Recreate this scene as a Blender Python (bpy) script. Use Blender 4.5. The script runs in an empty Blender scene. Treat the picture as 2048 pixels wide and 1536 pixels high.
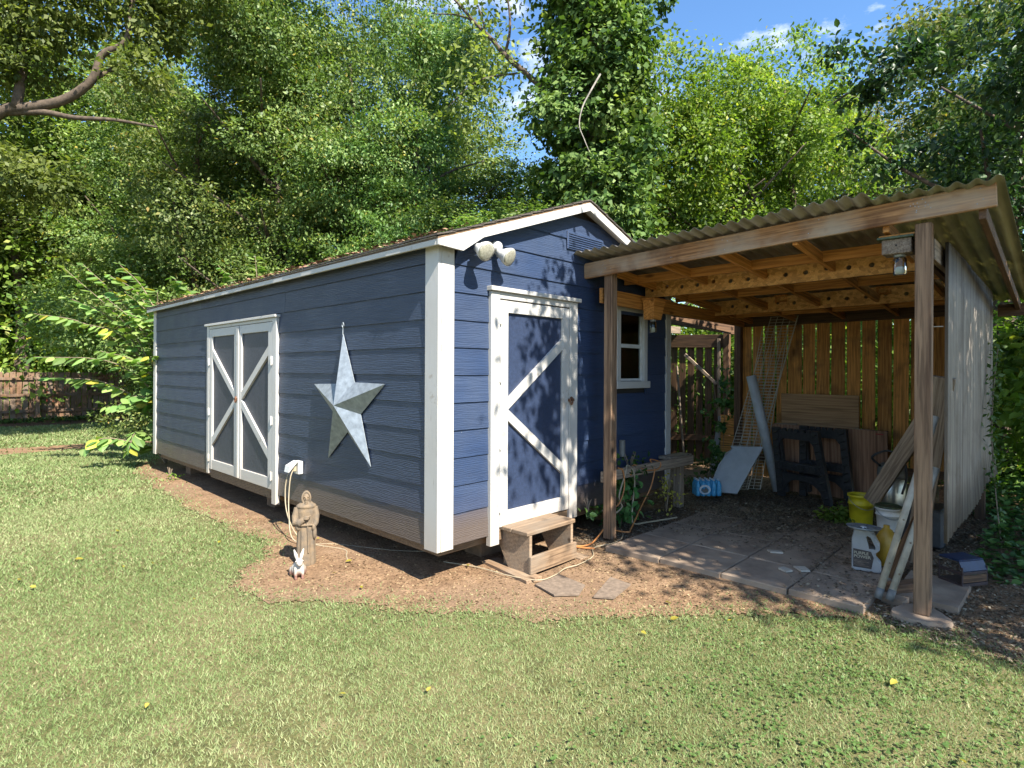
import bpy, math, random
import numpy as np
from mathutils import Matrix, Vector, noise
random.seed(7)
rng = np.random.default_rng(7)
R = math.radians
S = bpy.context.scene
COL = S.collection

# ------------------------------------------------------------------ camera, sky, sun, exposure
cam_d = bpy.data.cameras.new("camera"); cam = bpy.data.objects.new("camera", cam_d); COL.objects.link(cam)
cam_d.sensor_width = 36.0; cam_d.lens = 20.29; cam_d.shift_y = -0.0127
cam_d.clip_start = 0.05; cam_d.clip_end = 1500
CAM = Vector((-2.75, -3.41, 1.65))
cam.matrix_world = Matrix.Translation(CAM) @ Matrix.Rotation(R(43.9 - 90), 4, 'Z') @ Matrix.Rotation(R(90), 4, 'X') @ Matrix.Rotation(R(0.27), 4, 'Z')
S.camera = cam
S.view_settings.view_transform = 'Standard'; S.view_settings.look = 'None'
S.view_settings.gamma = 1.0; S.view_settings.exposure = 1.7
S.view_settings.use_curve_mapping = False
S.cycles.use_denoising = True
S.cycles.max_bounces = 8; S.cycles.diffuse_bounces = 4; S.cycles.transmission_bounces = 6; S.cycles.transparent_max_bounces = 8
S.cycles.sample_clamp_indirect = 6

SUN_EL = 46.0
SUN_H = Vector((0.175, 0.985, 0)).normalized()          # horizontal travel of the light
world = bpy.data.worlds.new("World"); S.world = world; world.use_nodes = True
wt = world.node_tree; wt.nodes.clear()
def wn(t, **k):
    n = wt.nodes.new(t)
    for a, b in k.items(): setattr(n, a, b)
    return n
sky = wn('ShaderNodeTexSky', sky_type='NISHITA'); sky.sun_disc = False
sky.sun_elevation = R(SUN_EL); sky.sun_rotation = R(180 + 10)
sky.air_density = 1.0; sky.dust_density = 0.1; sky.ozone_density = 3.5
tc = wn('ShaderNodeTexCoord'); mp = wn('ShaderNodeMapping'); mp.inputs['Scale'].default_value = (1, 1, 2.2)
mp.inputs['Location'].default_value = (5.3, 2.2, 1.1)
nz = wn('ShaderNodeTexNoise'); nz.inputs['Scale'].default_value = 2.3; nz.inputs['Detail'].default_value = 9; nz.inputs['Roughness'].default_value = 0.62
rp = wn('ShaderNodeValToRGB'); rp.color_ramp.elements[0].position = 0.53; rp.color_ramp.elements[1].position = 0.63
mixc = wn('ShaderNodeMixRGB'); mixc.inputs[2].default_value = (6.4, 6.6, 6.9, 1)
bg = wn('ShaderNodeBackground'); bg.inputs[1].default_value = 0.086
wo = wn('ShaderNodeOutputWorld')
wt.links.new(tc.outputs['Generated'], mp.inputs[0]); wt.links.new(mp.outputs[0], nz.inputs['Vector'])
wt.links.new(nz.outputs[0], rp.inputs[0]); wt.links.new(rp.outputs[0], mixc.inputs[0])
hs = wn('ShaderNodeHueSaturation'); hs.inputs['Saturation'].default_value = 1.12; hs.inputs['Value'].default_value = 1.1
wt.links.new(sky.outputs[0], hs.inputs['Color']); wt.links.new(hs.outputs[0], mixc.inputs[1]); wt.links.new(mixc.outputs[0], bg.inputs[0]); wt.links.new(bg.outputs[0], wo.inputs[0])
sd = bpy.data.lights.new("sun", 'SUN'); sd.energy = 4.7; sd.angle = R(0.5); sd.color = (1.0, 0.93, 0.82)
sun = bpy.data.objects.new("sun", sd); COL.objects.link(sun)
ldir = Vector((SUN_H.x * math.cos(R(SUN_EL)), SUN_H.y * math.cos(R(SUN_EL)), -math.sin(R(SUN_EL))))
sun.matrix_world = Matrix.Translation((-4, -12, 16)) @ ldir.to_track_quat('-Z', 'Y').to_matrix().to_4x4()

# ------------------------------------------------------------------ object helpers
W = {}
def place(o, parent, m):
    COL.objects.link(o)
    if parent is not None:
        o.parent = parent
        o.matrix_parent_inverse = W[parent.name].inverted()
    o.matrix_basis = m; W[o.name] = m.copy()
    return o
def tag(o, label=None, cat=None, group=None, kind=None, category=None):
    cat = cat or category
    for k, v in (('label', label), ('category', cat), ('group', group), ('kind', kind)):
        if v: o[k] = v
    return o
def thing(name, loc, label, cat, group=None, parent=None):
    o = bpy.data.objects.new(name, None); o.empty_display_size = 0.1
    place(o, parent, Matrix.Translation(Vector(loc)))
    return tag(o, label, cat, group)
def mesh_data(name, V, F, mat=None, smooth=False):
    me = bpy.data.meshes.new(name); me.from_pydata([tuple(v) for v in V], [], F); me.validate(); me.update()
    if mat: me.materials.append(mat)
    if smooth: me.shade_smooth()
    return me
class MB:
    def __init__(s): s.V = []; s.F = []
    def add(s, V, F, m=None):
        b = len(s.V)
        s.V += [tuple(m @ Vector(v)) if m is not None else tuple(v) for v in V]
        s.F += [tuple(i + b for i in f) for f in F]; return s
    def box(s, x0, x1, y0, y1, z0, z1, c=0.0, m=None):
        V, F = boxvf(x0, x1, y0, y1, z0, z1, c); return s.add(V, F, m)
    def prism(s, pts, h, m):           # pts in local XY extruded along local Z 0..h
        n = len(pts)
        V = [(p[0], p[1], 0) for p in pts] + [(p[0], p[1], h) for p in pts]
        F = [tuple(reversed(range(n))), tuple(range(n, 2 * n))] + [(i, (i + 1) % n, n + (i + 1) % n, n + i) for i in range(n)]
        return s.add(V, F, m)
    def tube(s, pts, r, n=8, cap=True):
        pts = [Vector(p) for p in pts]; rs = r if hasattr(r, '__len__') else [r] * len(pts)
        b = len(s.V); up = None
        for i, p in enumerate(pts):
            d = (pts[min(i + 1, len(pts) - 1)] - pts[max(i - 1, 0)])
            d = d.normalized() if d.length > 1e-9 else Vector((0, 0, 1))
            if up is None: up = Vector((0, 0, 1)) if abs(d.z) < .9 else Vector((1, 0, 0))
            a = d.cross(up)
            if a.length < 1e-5: a = d.cross(Vector((1, .3, 0)))
            a.normalize(); c = a.cross(d).normalized(); up = c
            for k in range(n):
                t = 2 * math.pi * k / n
                s.V.append(tuple(p + (a * math.cos(t) + c * math.sin(t)) * rs[i]))
        for i in range(len(pts) - 1):
            for k in range(n):
                k2 = (k + 1) % n
                s.F.append((b + i * n + k, b + i * n + k2, b + (i + 1) * n + k2, b + (i + 1) * n + k))
        if cap:
            s.F.append(tuple(b + k for k in reversed(range(n)))); e = b + (len(pts) - 1) * n
            s.F.append(tuple(e + k for k in range(n)))
        return s
    def lathe(s, prof, m, n=24, sx=1, sy=1):
        b0 = []
        for r, z in prof:
            for k in range(n):
                t = 2 * math.pi * k / n; b0.append((r * math.cos(t) * sx, r * math.sin(t) * sy, z))
        F = []
        for i in range(len(prof) - 1):
            for k in range(n):
                k2 = (k + 1) % n; F.append((i * n + k, i * n + k2, (i + 1) * n + k2, (i + 1) * n + k))
        F.append(tuple(reversed(range(n)))); F.append(tuple((len(prof) - 1) * n + k for k in range(n)))
        return s.add(b0, F, m)
    def ell(s, c, r, m=None, n=14, k=9):
        V = []; F = []
        for j in range(1, k):
            ph = math.pi * j / k
            for i in range(n):
                t = 2 * math.pi * i / n
                V.append((c[0] + r[0] * math.sin(ph) * math.cos(t), c[1] + r[1] * math.sin(ph) * math.sin(t), c[2] + r[2] * math.cos(ph)))
        V.append((c[0], c[1], c[2] + r[2])); V.append((c[0], c[1], c[2] - r[2])); T = len(V) - 2
        for j in range(k - 2):
            for i in range(n): F.append((j * n + i, (j + 1) * n + i, (j + 1) * n + (i + 1) % n, j * n + (i + 1) % n))
        for i in range(n):
            F.append((T, i, (i + 1) % n)); F.append((T + 1, (k - 2) * n + (i + 1) % n, (k - 2) * n + i))
        return s.add(V, F, m)
    def build(s, name, mat, parent=None, smooth=False, origin=None, **tg):
        P = np.array(s.V)
        o0 = Vector(origin) if origin is not None else Vector((P.max(0) + P.min(0)) / 2)
        me = mesh_data(name, P - np.array(o0), s.F, mat, smooth)
        o = place(bpy.data.objects.new(name, me), parent, Matrix.Translation(o0))
        return tag(o, **tg) if tg else o
def boxvf(x0, x1, y0, y1, z0, z1, c=0.0):
    if c <= 0:
        V = [(x0, y0, z0), (x1, y0, z0), (x1, y1, z0), (x0, y1, z0), (x0, y0, z1), (x1, y0, z1), (x1, y1, z1), (x0, y1, z1)]
        return V, [(3, 2, 1, 0), (4, 5, 6, 7), (0, 1, 5, 4), (1, 2, 6, 5), (2, 3, 7, 6), (3, 0, 4, 7)]
    c = min(c, (x1 - x0) * .3, (y1 - y0) * .3, (z1 - z0) * .3)
    V = []; idx = {}
    for i, x in enumerate((x0, x1)):
        for j, y in enumerate((y0, y1)):
            for k, z in enumerate((z0, z1)):
                sx, sy, sz = (1, -1)[i], (1, -1)[j], (1, -1)[k]
                idx[(i, j, k, 0)] = len(V); V.append((x, y + sy * c, z + sz * c))
                idx[(i, j, k, 1)] = len(V); V.append((x + sx * c, y, z + sz * c))
                idx[(i, j, k, 2)] = len(V); V.append((x + sx * c, y + sy * c, z))
    g = idx; F = []
    def face(a):
        F.append(tuple(a))
    for i in (0, 1): face([g[(i, 0, 0, 0)], g[(i, 1, 0, 0)], g[(i, 1, 1, 0)], g[(i, 0, 1, 0)]])
    for j in (0, 1): face([g[(0, j, 0, 1)], g[(1, j, 0, 1)], g[(1, j, 1, 1)], g[(0, j, 1, 1)]])
    for k in (0, 1): face([g[(0, 0, k, 2)], g[(1, 0, k, 2)], g[(1, 1, k, 2)], g[(0, 1, k, 2)]])
    for i in (0, 1):
        for j in (0, 1): face([g[(i, j, 0, 0)], g[(i, j, 1, 0)], g[(i, j, 1, 1)], g[(i, j, 0, 1)]])
    for i in (0, 1):
        for k in (0, 1): face([g[(i, 0, k, 0)], g[(i, 1, k, 0)], g[(i, 1, k, 2)], g[(i, 0, k, 2)]])
    for j in (0, 1):
        for k in (0, 1): face([g[(0, j, k, 1)], g[(1, j, k, 1)], g[(1, j, k, 2)], g[(0, j, k, 2)]])
    for i in (0, 1):
        for j in (0, 1):
            for k in (0, 1): face([g[(i, j, k, 0)], g[(i, j, k, 1)], g[(i, j, k, 2)]])
    ctr = Vector(((x0 + x1) / 2, (y0 + y1) / 2, (z0 + z1) / 2)); out = []
    for f in F:
        p = [Vector(V[i]) for i in f]; nrm = (p[1] - p[0]).cross(p[2] - p[0]); cc = sum(p, Vector()) / len(p)
        out.append(f if nrm.dot(cc - ctr) > 0 else tuple(reversed(f)))
    return V, out
def frame(p0, p1, up=(0, 0, 1)):
    p0 = Vector(p0); p1 = Vector(p1); x = (p1 - p0).normalized(); u = Vector(up)
    y = u.cross(x)
    if y.length < 1e-4: y = Vector((0, 1, 0)).cross(x)
    y.normalize(); z = x.cross(y)
    return Matrix(((x.x, y.x, z.x, 0), (x.y, y.y, z.y, 0), (x.z, y.z, z.z, 0), (0, 0, 0, 1)))
def board(name, p0, p1, w, t, mat, parent, up=(0, 0, 1), c=.003, **tg):
    """plank with its long (local X) axis from p0 to p1, width w along 'up', thickness t."""
    L = (Vector(p1) - Vector(p0)).length
    V, F = boxvf(-L / 2, L / 2, -t / 2, t / 2, -w / 2, w / 2, c)
    me = mesh_data(name, V, F, mat)
    m = Matrix.Translation((Vector(p0) + Vector(p1)) / 2) @ frame(p0, p1, up)
    o = place(bpy.data.objects.new(name, me), parent, m)
    return tag(o, **tg) if tg else o
def bxo(name, x0, x1, y0, y1, z0, z1, mat, parent=None, c=.003, **tg):
    return MB().box(x0, x1, y0, y1, z0, z1, c).build(name, mat, parent, **tg)
def catmull(P, k=8):
    P = [Vector(p) for p in P]; P = [P[0] * 2 - P[1]] + P + [P[-1] * 2 - P[-2]]; out = []
    for i in range(1, len(P) - 2):
        for j in range(k):
            t = j / k; a, b, c, d = P[i - 1:i + 3]
            out.append(.5 * ((2 * b) + (c - a) * t + (2 * a - 5 * b + 4 * c - d) * t * t + (3 * b - a - 3 * c + d) * t ** 3))
    out.append(P[-2]); return out
def np_mesh(name, V, quads, tint, mat, smooth=False):
    """fast mesh of quads or tris from numpy arrays; tint = one float per vertex"""
    me = bpy.data.meshes.new(name); n, k = quads.shape
    me.vertices.add(len(V)); me.vertices.foreach_set('co', np.ascontiguousarray(V, dtype=np.float32).ravel())
    me.loops.add(n * k); me.loops.foreach_set('vertex_index', np.ascontiguousarray(quads, dtype=np.int32).ravel())
    me.polygons.add(n); me.polygons.foreach_set('loop_start', np.arange(0, n * k, k, dtype=np.int32))
    if tint is not None:
        at = me.attributes.new('tint', 'FLOAT', 'POINT'); at.data.foreach_set('value', np.ascontiguousarray(tint, dtype=np.float32))
    me.materials.append(mat); me.update(calc_edges=True)
    if smooth: me.shade_smooth()
    return me

# ------------------------------------------------------------------ materials
def new_mat(name):
    m = bpy.data.materials.new(name); m.use_nodes = True; t = m.node_tree
    return m, t, t.nodes['Principled BSDF']
def N(t, typ, **k):
    n = t.nodes.new(typ)
    for a, b in k.items():
        if a.startswith('_'): n.inputs[a[1:]].default_value = b
        else: setattr(n, a, b)
    return n
def ramp(t, src, stops):
    r = N(t, 'ShaderNodeValToRGB'); e = r.color_ramp.elements
    while len(e) < len(stops): e.new(.5)
    for x, (p, c) in zip(e, stops):
        x.position = p; x.color = (*c, 1) if len(c) == 3 else c
    t.links.new(src, r.inputs[0]); return r
def mixrgb(t, f, a, b, blend='MIX'):
    m = N(t, 'ShaderNodeMixRGB', blend_type=blend)
    for i, v in ((0, f), (1, a), (2, b)):
        if hasattr(v, 'links'): t.links.new(v, m.inputs[i])
        elif isinstance(v, (int, float)): m.inputs[i].default_value = v
        else: m.inputs[i].default_value = (*v, 1)
    return m.outputs[0]
def coords(t, scale=(1, 1, 1), which='Object'):
    c = N(t, 'ShaderNodeTexCoord'); m = N(t, 'ShaderNodeMapping'); m.inputs['Scale'].default_value = scale
    oi = N(t, 'ShaderNodeObjectInfo'); mm = N(t, 'ShaderNodeVectorMath', operation='SCALE'); mm.inputs[0].default_value = (37., 19., 53.)
    t.links.new(oi.outputs['Random'], mm.inputs['Scale'])
    t.links.new(c.outputs[which], m.inputs[0]); t.links.new(mm.outputs[0], m.inputs['Location'])
    return m.outputs[0], oi.outputs['Random']
def noise_n(t, v, sc, det=6, ro=.55):
    n = N(t, 'ShaderNodeTexNoise'); n.inputs['Scale'].default_value = sc; n.inputs['Detail'].default_value = det; n.inputs['Roughness'].default_value = ro
    t.links.new(v, n.inputs['Vector']); return n.outputs[0]
def bump(t, h, st, dist=.01, to=None):
    b = N(t, 'ShaderNodeBump'); b.inputs['Strength'].default_value = st; b.inputs['Distance'].default_value = dist
    t.links.new(h, b.inputs['Height'])
    if to: t.links.new(b.outputs[0], to.inputs['Normal'])
    return b
def plain(name, col, rough=.5, metal=0, var=.15, sc=12, bmp=0, spec=.5, col2=None, emit=None):
    m, t, p = new_mat(name); v, rnd = coords(t)
    n = noise_n(t, v, sc)
    c2 = col2 or tuple(x * (1 - var * 1.6) for x in col)
    r = ramp(t, n, [(.3, c2), (.7, col)]); t.links.new(r.outputs[0], p.inputs['Base Color'])
    p.inputs['Roughness'].default_value = rough; p.inputs['Metallic'].default_value = metal
    p.inputs['Specular IOR Level'].default_value = spec
    if bmp: bump(t, noise_n(t, v, sc * 4), bmp, .004, p)
    return m
def wood(name, light, dark, rough=.75, axis=0, grain=1.0, grey=None, knots=True, stain=None):
    m, t, p = new_mat(name)
    sc = [16, 16, 16]; sc[axis] = .9
    v, rnd = coords(t, tuple(sc)); g = noise_n(t, v, 1.6 * grain, 8, .65)
    sc2 = [60, 60, 60]; sc2[axis] = 2.5
    v2, _ = coords(t, tuple(sc2)); g2 = noise_n(t, v2, 1.5 * grain, 3, .5)
    sc3 = [7, 7, 7]; sc3[axis] = .7
    v3, _ = coords(t, tuple(sc3)); wv = N(t, 'ShaderNodeTexWave', wave_type='RINGS', rings_direction='XYZ'[axis])
    wv.inputs['Scale'].default_value = 1.3; wv.inputs['Distortion'].default_value = 5; wv.inputs['Detail'].default_value = 3
    t.links.new(v3, wv.inputs['Vector'])
    mid = tuple((a + b) / 2 for a, b in zip(light, dark))
    r = ramp(t, g, [(.3, dark), (.5, mid), (.68, light)])
    c = mixrgb(t, .35, r.outputs[0], ramp(t, wv.outputs[0], [(.1, dark), (.6, light)]).outputs[0])
    c = mixrgb(t, ramp(t, g2, [(.39, (.55, .55, .55)), (.53, (0, 0, 0))]).outputs[0], c, tuple(x * .45 for x in dark))
    vo, _ = coords(t, (1, 1, 1)); big = noise_n(t, vo, 1.8, 4)
    if grey: c = mixrgb(t, ramp(t, big, [(.42, (0, 0, 0)), (.62, (.85, .85, .85))]).outputs[0], c, grey)
    if stain: c = mixrgb(t, ramp(t, noise_n(t, vo, 2.6, 5), [(.52, (0, 0, 0)), (.7, (.8, .8, .8))]).outputs[0], c, stain)
    if knots:
        sk = [9, 9, 9]; sk[axis] = 3.2; vk, _ = coords(t, tuple(sk))
        vr = N(t, 'ShaderNodeTexVoronoi'); vr.inputs['Scale'].default_value = .55; t.links.new(vk, vr.inputs['Vector'])
        c = mixrgb(t, ramp(t, vr.outputs['Distance'], [(.05, (.9, .9, .9)), (.13, (0, 0, 0))]).outputs[0], c, tuple(x * .35 for x in dark))
    hv = N(t, 'ShaderNodeHueSaturation'); mr = N(t, 'ShaderNodeMapRange'); mr.inputs['To Min'].default_value = .72; mr.inputs['To Max'].default_value = 1.2
    t.links.new(rnd, mr.inputs[0]); t.links.new(mr.outputs[0], hv.inputs['Value']); t.links.new(c, hv.inputs['Color'])
    t.links.new(hv.outputs[0], p.inputs['Base Color']); p.inputs['Roughness'].default_value = rough; p.inputs['Specular IOR Level'].default_value = .3
    bump(t, g2, .5, .003, p)
    return m
M = {}
# blue lap siding: embossed grain, dust, mud splash low down
def siding_mat(name, blue, dusty, axis):
    m, t, p = new_mat(name)
    sc = [30, 30, 30]; sc[axis] = 2.2
    v, rnd = coords(t, tuple(sc)); g = noise_n(t, v, 1.3, 5, .6)
    wv = N(t, 'ShaderNodeTexWave', wave_type='BANDS', bands_direction='Z'); s2 = [3, 3, 9]; s2[axis] = 1.1
    vv, _ = coords(t, tuple(s2)); wv.inputs['Scale'].default_value = 2.5; wv.inputs['Distortion'].default_value = 9; wv.inputs['Detail'].default_value = 4; wv.inputs['Detail Scale'].default_value = 1.6
    t.links.new(vv, wv.inputs['Vector'])
    vo, _ = coords(t, (1, 1, 1)); big = noise_n(t, vo, 2.2, 5)
    geo = N(t, 'ShaderNodeNewGeometry'); sx = N(t, 'ShaderNodeSeparateXYZ'); t.links.new(geo.outputs['Position'], sx.inputs[0])
    nb = noise_n(t, geo.outputs['Position'], 1.7, 6)
    c = mixrgb(t, ramp(t, big, [(.35, (0, 0, 0)), (.7, (.6, .6, .6))]).outputs[0], blue, dusty)
    c = mixrgb(t, ramp(t, g, [(.38, (.35, .35, .35)), (.55, (0, 0, 0))]).outputs[0], c, tuple(x * .6 for x in blue))
    specks = noise_n(t, geo.outputs['Position'], 55, 2); c = mixrgb(t, ramp(t, specks, [(.76, (0, 0, 0)), (.79, (.5, .5, .5))]).outputs[0], c, (.45, .44, .4))
    # mud: strongest under 0.55 m, fading out by 1 m
    add = N(t, 'ShaderNodeMath', operation='ADD'); sub = N(t, 'ShaderNodeMath', operation='MULTIPLY'); sub.inputs[1].default_value = .16
    t.links.new(nb, sub.inputs[0]); t.links.new(sx.outputs[2], add.inputs[0]); t.links.new(sub.outputs[0], add.inputs[1])
    mud = ramp(t, add.outputs[0], [(.50, (.85, .85, .85)), (.618, (.6, .6, .6)), (.636, (.14, .14, .14)), (.85, (0, 0, 0))])
    c = mixrgb(t, mud.outputs[0], c, (.085, .062, .044))
    hv = N(t, 'ShaderNodeHueSaturation'); mr = N(t, 'ShaderNodeMapRange'); mr.inputs['To Min'].default_value = .9; mr.inputs['To Max'].default_value = 1.1
    t.links.new(rnd, mr.inputs[0]); t.links.new(mr.outputs[0], hv.inputs['Value']); t.links.new(c, hv.inputs['Color'])
    t.links.new(hv.outputs[0], p.inputs['Base Color'])
    t.links.new(ramp(t, big, [(.3, (.42,) * 3), (.7, (.6,) * 3)]).outputs[0], p.inputs['Roughness'])
    b1 = bump(t, g, .35, .004); b2 = bump(t, wv.outputs[0], .35, .004, p); t.links.new(b1.outputs[0], b2.inputs['Normal'])
    return m
M['side'] = siding_mat('blue_siding_long_shaded', (.021, .034, .066), (.031, .043, .066), 1)  # same paint as the gable, darkened and greyed: long wall's shade in the colour
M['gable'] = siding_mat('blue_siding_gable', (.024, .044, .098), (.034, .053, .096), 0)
def white_paint(name, axis, col=(.45, .44, .42), flake=.5):
    m, t, p = new_mat(name)
    sc = [24, 24, 24]; sc[axis] = 3; v, rnd = coords(t, tuple(sc)); g = noise_n(t, v, 1.4, 6, .65)
    vo, _ = coords(t, (1, 1, 1)); big = noise_n(t, vo, 5, 7, .7); b2 = noise_n(t, vo, 1.6, 4)
    c = mixrgb(t, ramp(t, b2, [(.3, (0,) * 3), (.8, (.5,) * 3)]).outputs[0], col, tuple(x * y for x, y in zip(col, (.8, .76, .68))))
    c = mixrgb(t, ramp(t, g, [(.30, (.7,) * 3), (.36, (0,) * 3)]).outputs[0], c, (.22, .18, .14))
    c = mixrgb(t, ramp(t, big, [(.63, (0,) * 3), (.67, (flake,) * 3)]).outputs[0], c, (.24, .19, .14))
    geo = N(t, 'ShaderNodeNewGeometry'); sx = N(t, 'ShaderNodeSeparateXYZ'); t.links.new(geo.outputs['Position'], sx.inputs[0])
    mud = ramp(t, sx.outputs[2], [(.28, (.45,) * 3), (.62, (0,) * 3)]); c = mixrgb(t, mud.outputs[0], c, (.42, .33, .24))
    t.links.new(c, p.inputs['Base Color']); p.inputs['Roughness'].default_value = .5
    bump(t, g, .3, .004, p)
    return m
M['wx'] = white_paint('white_trim_x', 0); M['wy'] = white_paint('white_trim_y', 1); M['wz'] = white_paint('white_trim_z', 2); M['wl'] = white_paint('white_trim_board', 0)
M['panel'] = plain('blue_door_panel', (.026, .042, .088), .5, var=.3, sc=60, bmp=.25, col2=(.016, .026, .055))
M['panel2'] = plain('grey_blue_door_panel', (.042, .048, .066), .55, var=.3, sc=50, bmp=.3, col2=(.022, .026, .036))
M['steel'] = plain('galvanised_steel', (.34, .38, .41), .45, .5, var=.25, sc=20, bmp=.2)
M['dark'] = plain('dark_recess', (.03, .027, .024), .9)
M['shingle'] = plain('brown_shingle', (.10, .085, .072), .95, var=.4, sc=70, bmp=.6)
M['skirt'] = wood('skirt_board', (.20, .13, .075), (.10, .065, .04), axis=0)
M['beam'] = wood('carport_front_beam', (.42, .22, .095), (.19, .085, .035), axis=0, grey=(.34, .27, .20), stain=(.09, .035, .014))
M['post'] = wood('treated_post', (.34, .215, .13), (.11, .06, .035), axis=0, grain=.8)
M['orange'] = wood('orange_pine', (.60, .28, .075), (.36, .14, .03), axis=0, grain=.8, rough=.6)
M['fence'] = wood('orange_fence_board', (.74, .35, .095), (.38, .16, .04), axis=0, stain=(.10, .055, .03))
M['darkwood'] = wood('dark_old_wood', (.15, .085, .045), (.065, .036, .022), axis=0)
M['greywood'] = wood('grey_old_wood', (.33, .26, .19), (.17, .12, .085), axis=0)
M['stoolwood'] = wood('stool_wood', (.34, .23, .14), (.16, .10, .06), axis=0, grey=(.25, .2, .15))
M['farfence'] = wood('far_fence_wood', (.26, .15, .085), (.13, .07, .038), axis=2, grain=.6, grey=(.2, .15, .11))
def osb(name):
    m, t, p = new_mat(name); v, rnd = coords(t, (26, 26, 40))
    vr = N(t, 'ShaderNodeTexVoronoi'); vr.inputs['Scale'].default_value = 1.0; t.links.new(v, vr.inputs['Vector'])
    sp = N(t, 'ShaderNodeSeparateColor'); t.links.new(vr.outputs['Color'], sp.inputs[0])
    r = ramp(t, sp.outputs[0], [(0, (.36, .17, .04)), (.5, (.56, .28, .075)), (1, (.70, .38, .12))])
    n = noise_n(t, v, 3, 5); c = mixrgb(t, ramp(t, n, [(.3, (.5,) * 3), (.5, (0,) * 3)]).outputs[0], r.outputs[0], (.2, .09, .03))
    t.links.new(c, p.inputs['Base Color']); p.inputs['Roughness'].default_value = .6; bump(t, sp.outputs[0], .25, .003, p); return m
M['osb'] = osb('strand_board')
M['ply'] = wood('plywood_tan', (.44, .27, .14), (.32, .185, .095), axis=0, grain=.5)
M['redply'] = wood('plywood_red_brown', (.36, .20, .12), (.17, .085, .05), axis=2, grain=.35, knots=False)
def corr(name, a, b, stain, axis=0):
    m, t, p = new_mat(name); sc = [30, 30, 30]; sc[axis] = 1.1
    v, _ = coords(t, tuple(sc)); g = noise_n(t, v, .6, 7, .6); vo, _ = coords(t, (1, 1, 1)); n2 = noise_n(t, vo, 3, 6, .65)
    r = ramp(t, g, [(.28, b), (.62, a)]); c = mixrgb(t, ramp(t, n2, [(.5, (0,) * 3), (.75, (.7,) * 3)]).outputs[0], r.outputs[0], stain)
    t.links.new(c, p.inputs['Base Color']); p.inputs['Roughness'].default_value = .55; p.inputs['Metallic'].default_value = .25
    bump(t, g, .15, .003, p); return m
M['roofmetal'] = corr('corrugated_roof_metal', (.27, .24, .19), (.12, .10, .075), (.11, .08, .05), 0)
M['wallmetal'] = corr('corrugated_wall_metal', (.25, .22, .185), (.08, .065, .052), (.07, .048, .034), 2)
M['fibre'] = corr('mossy_translucent_sheet', (.30, .28, .18), (.15, .13, .085), (.11, .09, .05), 0)
_t = M['fibre'].node_tree; _tr = _t.nodes.new('ShaderNodeBsdfTranslucent'); _tr.inputs[0].default_value = (.42, .40, .20, 1); _mx = _t.nodes.new('ShaderNodeMixShader'); _mx.inputs[0].default_value = .28
_t.nodes['Principled BSDF'].inputs['Metallic'].default_value = 0
_t.links.new(_t.nodes['Principled BSDF'].outputs[0], _mx.inputs[1]); _t.links.new(_tr.outputs[0], _mx.inputs[2]); _t.links.new(_mx.outputs[0], _t.nodes['Material Output'].inputs[0])
def leafmat(name, a, b, c, trans=.35, rough=.5, yellow=None, spec=.35):
    """a dark, b mid, c light leaf colours picked by each leaf's own tint"""
    m, t, p = new_mat(name); at = N(t, 'ShaderNodeAttribute', attribute_name='tint'); oi = N(t, 'ShaderNodeObjectInfo')
    st = [(0, a), (.5, b), (.93, c)]
    if yellow: st.append((.985, yellow))
    r = ramp(t, at.outputs['Fac'], st)
    hv = N(t, 'ShaderNodeHueSaturation'); mr = N(t, 'ShaderNodeMapRange'); mr.inputs['To Min'].default_value = .7; mr.inputs['To Max'].default_value = 1.3
    t.links.new(oi.outputs['Random'], mr.inputs[0]); t.links.new(mr.outputs[0], hv.inputs['Value']); t.links.new(r.outputs[0], hv.inputs['Color'])
    m2 = N(t, 'ShaderNodeMath', operation='FRACT'); m3_ = N(t, 'ShaderNodeMath', operation='MULTIPLY'); m3_.inputs[1].default_value = 7.31; t.links.new(oi.outputs['Random'], m3_.inputs[0]); t.links.new(m3_.outputs[0], m2.inputs[0])
    mh = N(t, 'ShaderNodeMapRange'); mh.inputs['To Min'].default_value = .485; mh.inputs['To Max'].default_value = .53; t.links.new(m2.outputs[0], mh.inputs[0]); t.links.new(mh.outputs[0], hv.inputs['Hue'])
    t.links.new(hv.outputs[0], p.inputs['Base Color']); p.inputs['Roughness'].default_value = rough; p.inputs['Specular IOR Level'].default_value = spec
    tr = N(t, 'ShaderNodeBsdfTranslucent'); mx = N(t, 'ShaderNodeMixShader'); mx.inputs[0].default_value = trans
    c2 = mixrgb(t, 1.0, hv.outputs[0], (1.25, 1.35, .55), 'MULTIPLY'); t.links.new(c2, tr.inputs[0])
    t.links.new(p.outputs[0], mx.inputs[1]); t.links.new(tr.outputs[0], mx.inputs[2])
    t.links.new(mx.outputs[0], t.nodes['Material Output'].inputs[0]); return m
M['vine'] = leafmat('vine_leaves', (.065, .115, .028), (.15, .22, .058), (.28, .345, .11), yellow=(.36, .27, .06))
M['ivy'] = leafmat('ivy_leaves', (.025, .062, .016), (.075, .145, .035), (.17, .25, .075), trans=.3, rough=.55, spec=.2)
M['bright'] = leafmat('bright_leaves', (.07, .12, .014), (.155, .24, .038), (.28, .36, .07), trans=.45, yellow=(.42, .34, .04))
M['oak'] = leafmat('oak_leaves', (.07, .115, .025), (.16, .225, .055), (.28, .345, .10), trans=.45)
M['pale'] = leafmat('pale_leaves', (.07, .085, .03), (.17, .18, .07), (.28, .26, .11), trans=.4, yellow=(.34, .22, .06))
M['crape'] = leafmat('dark_glossy_leaves', (.02, .05, .018), (.045, .095, .032), (.10, .165, .05), trans=.3, rough=.42, spec=.35)
M['bigleaf'] = leafmat('large_soft_leaves', (.10, .18, .045), (.17, .27, .075), (.24, .35, .10), trans=.35)
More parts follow.
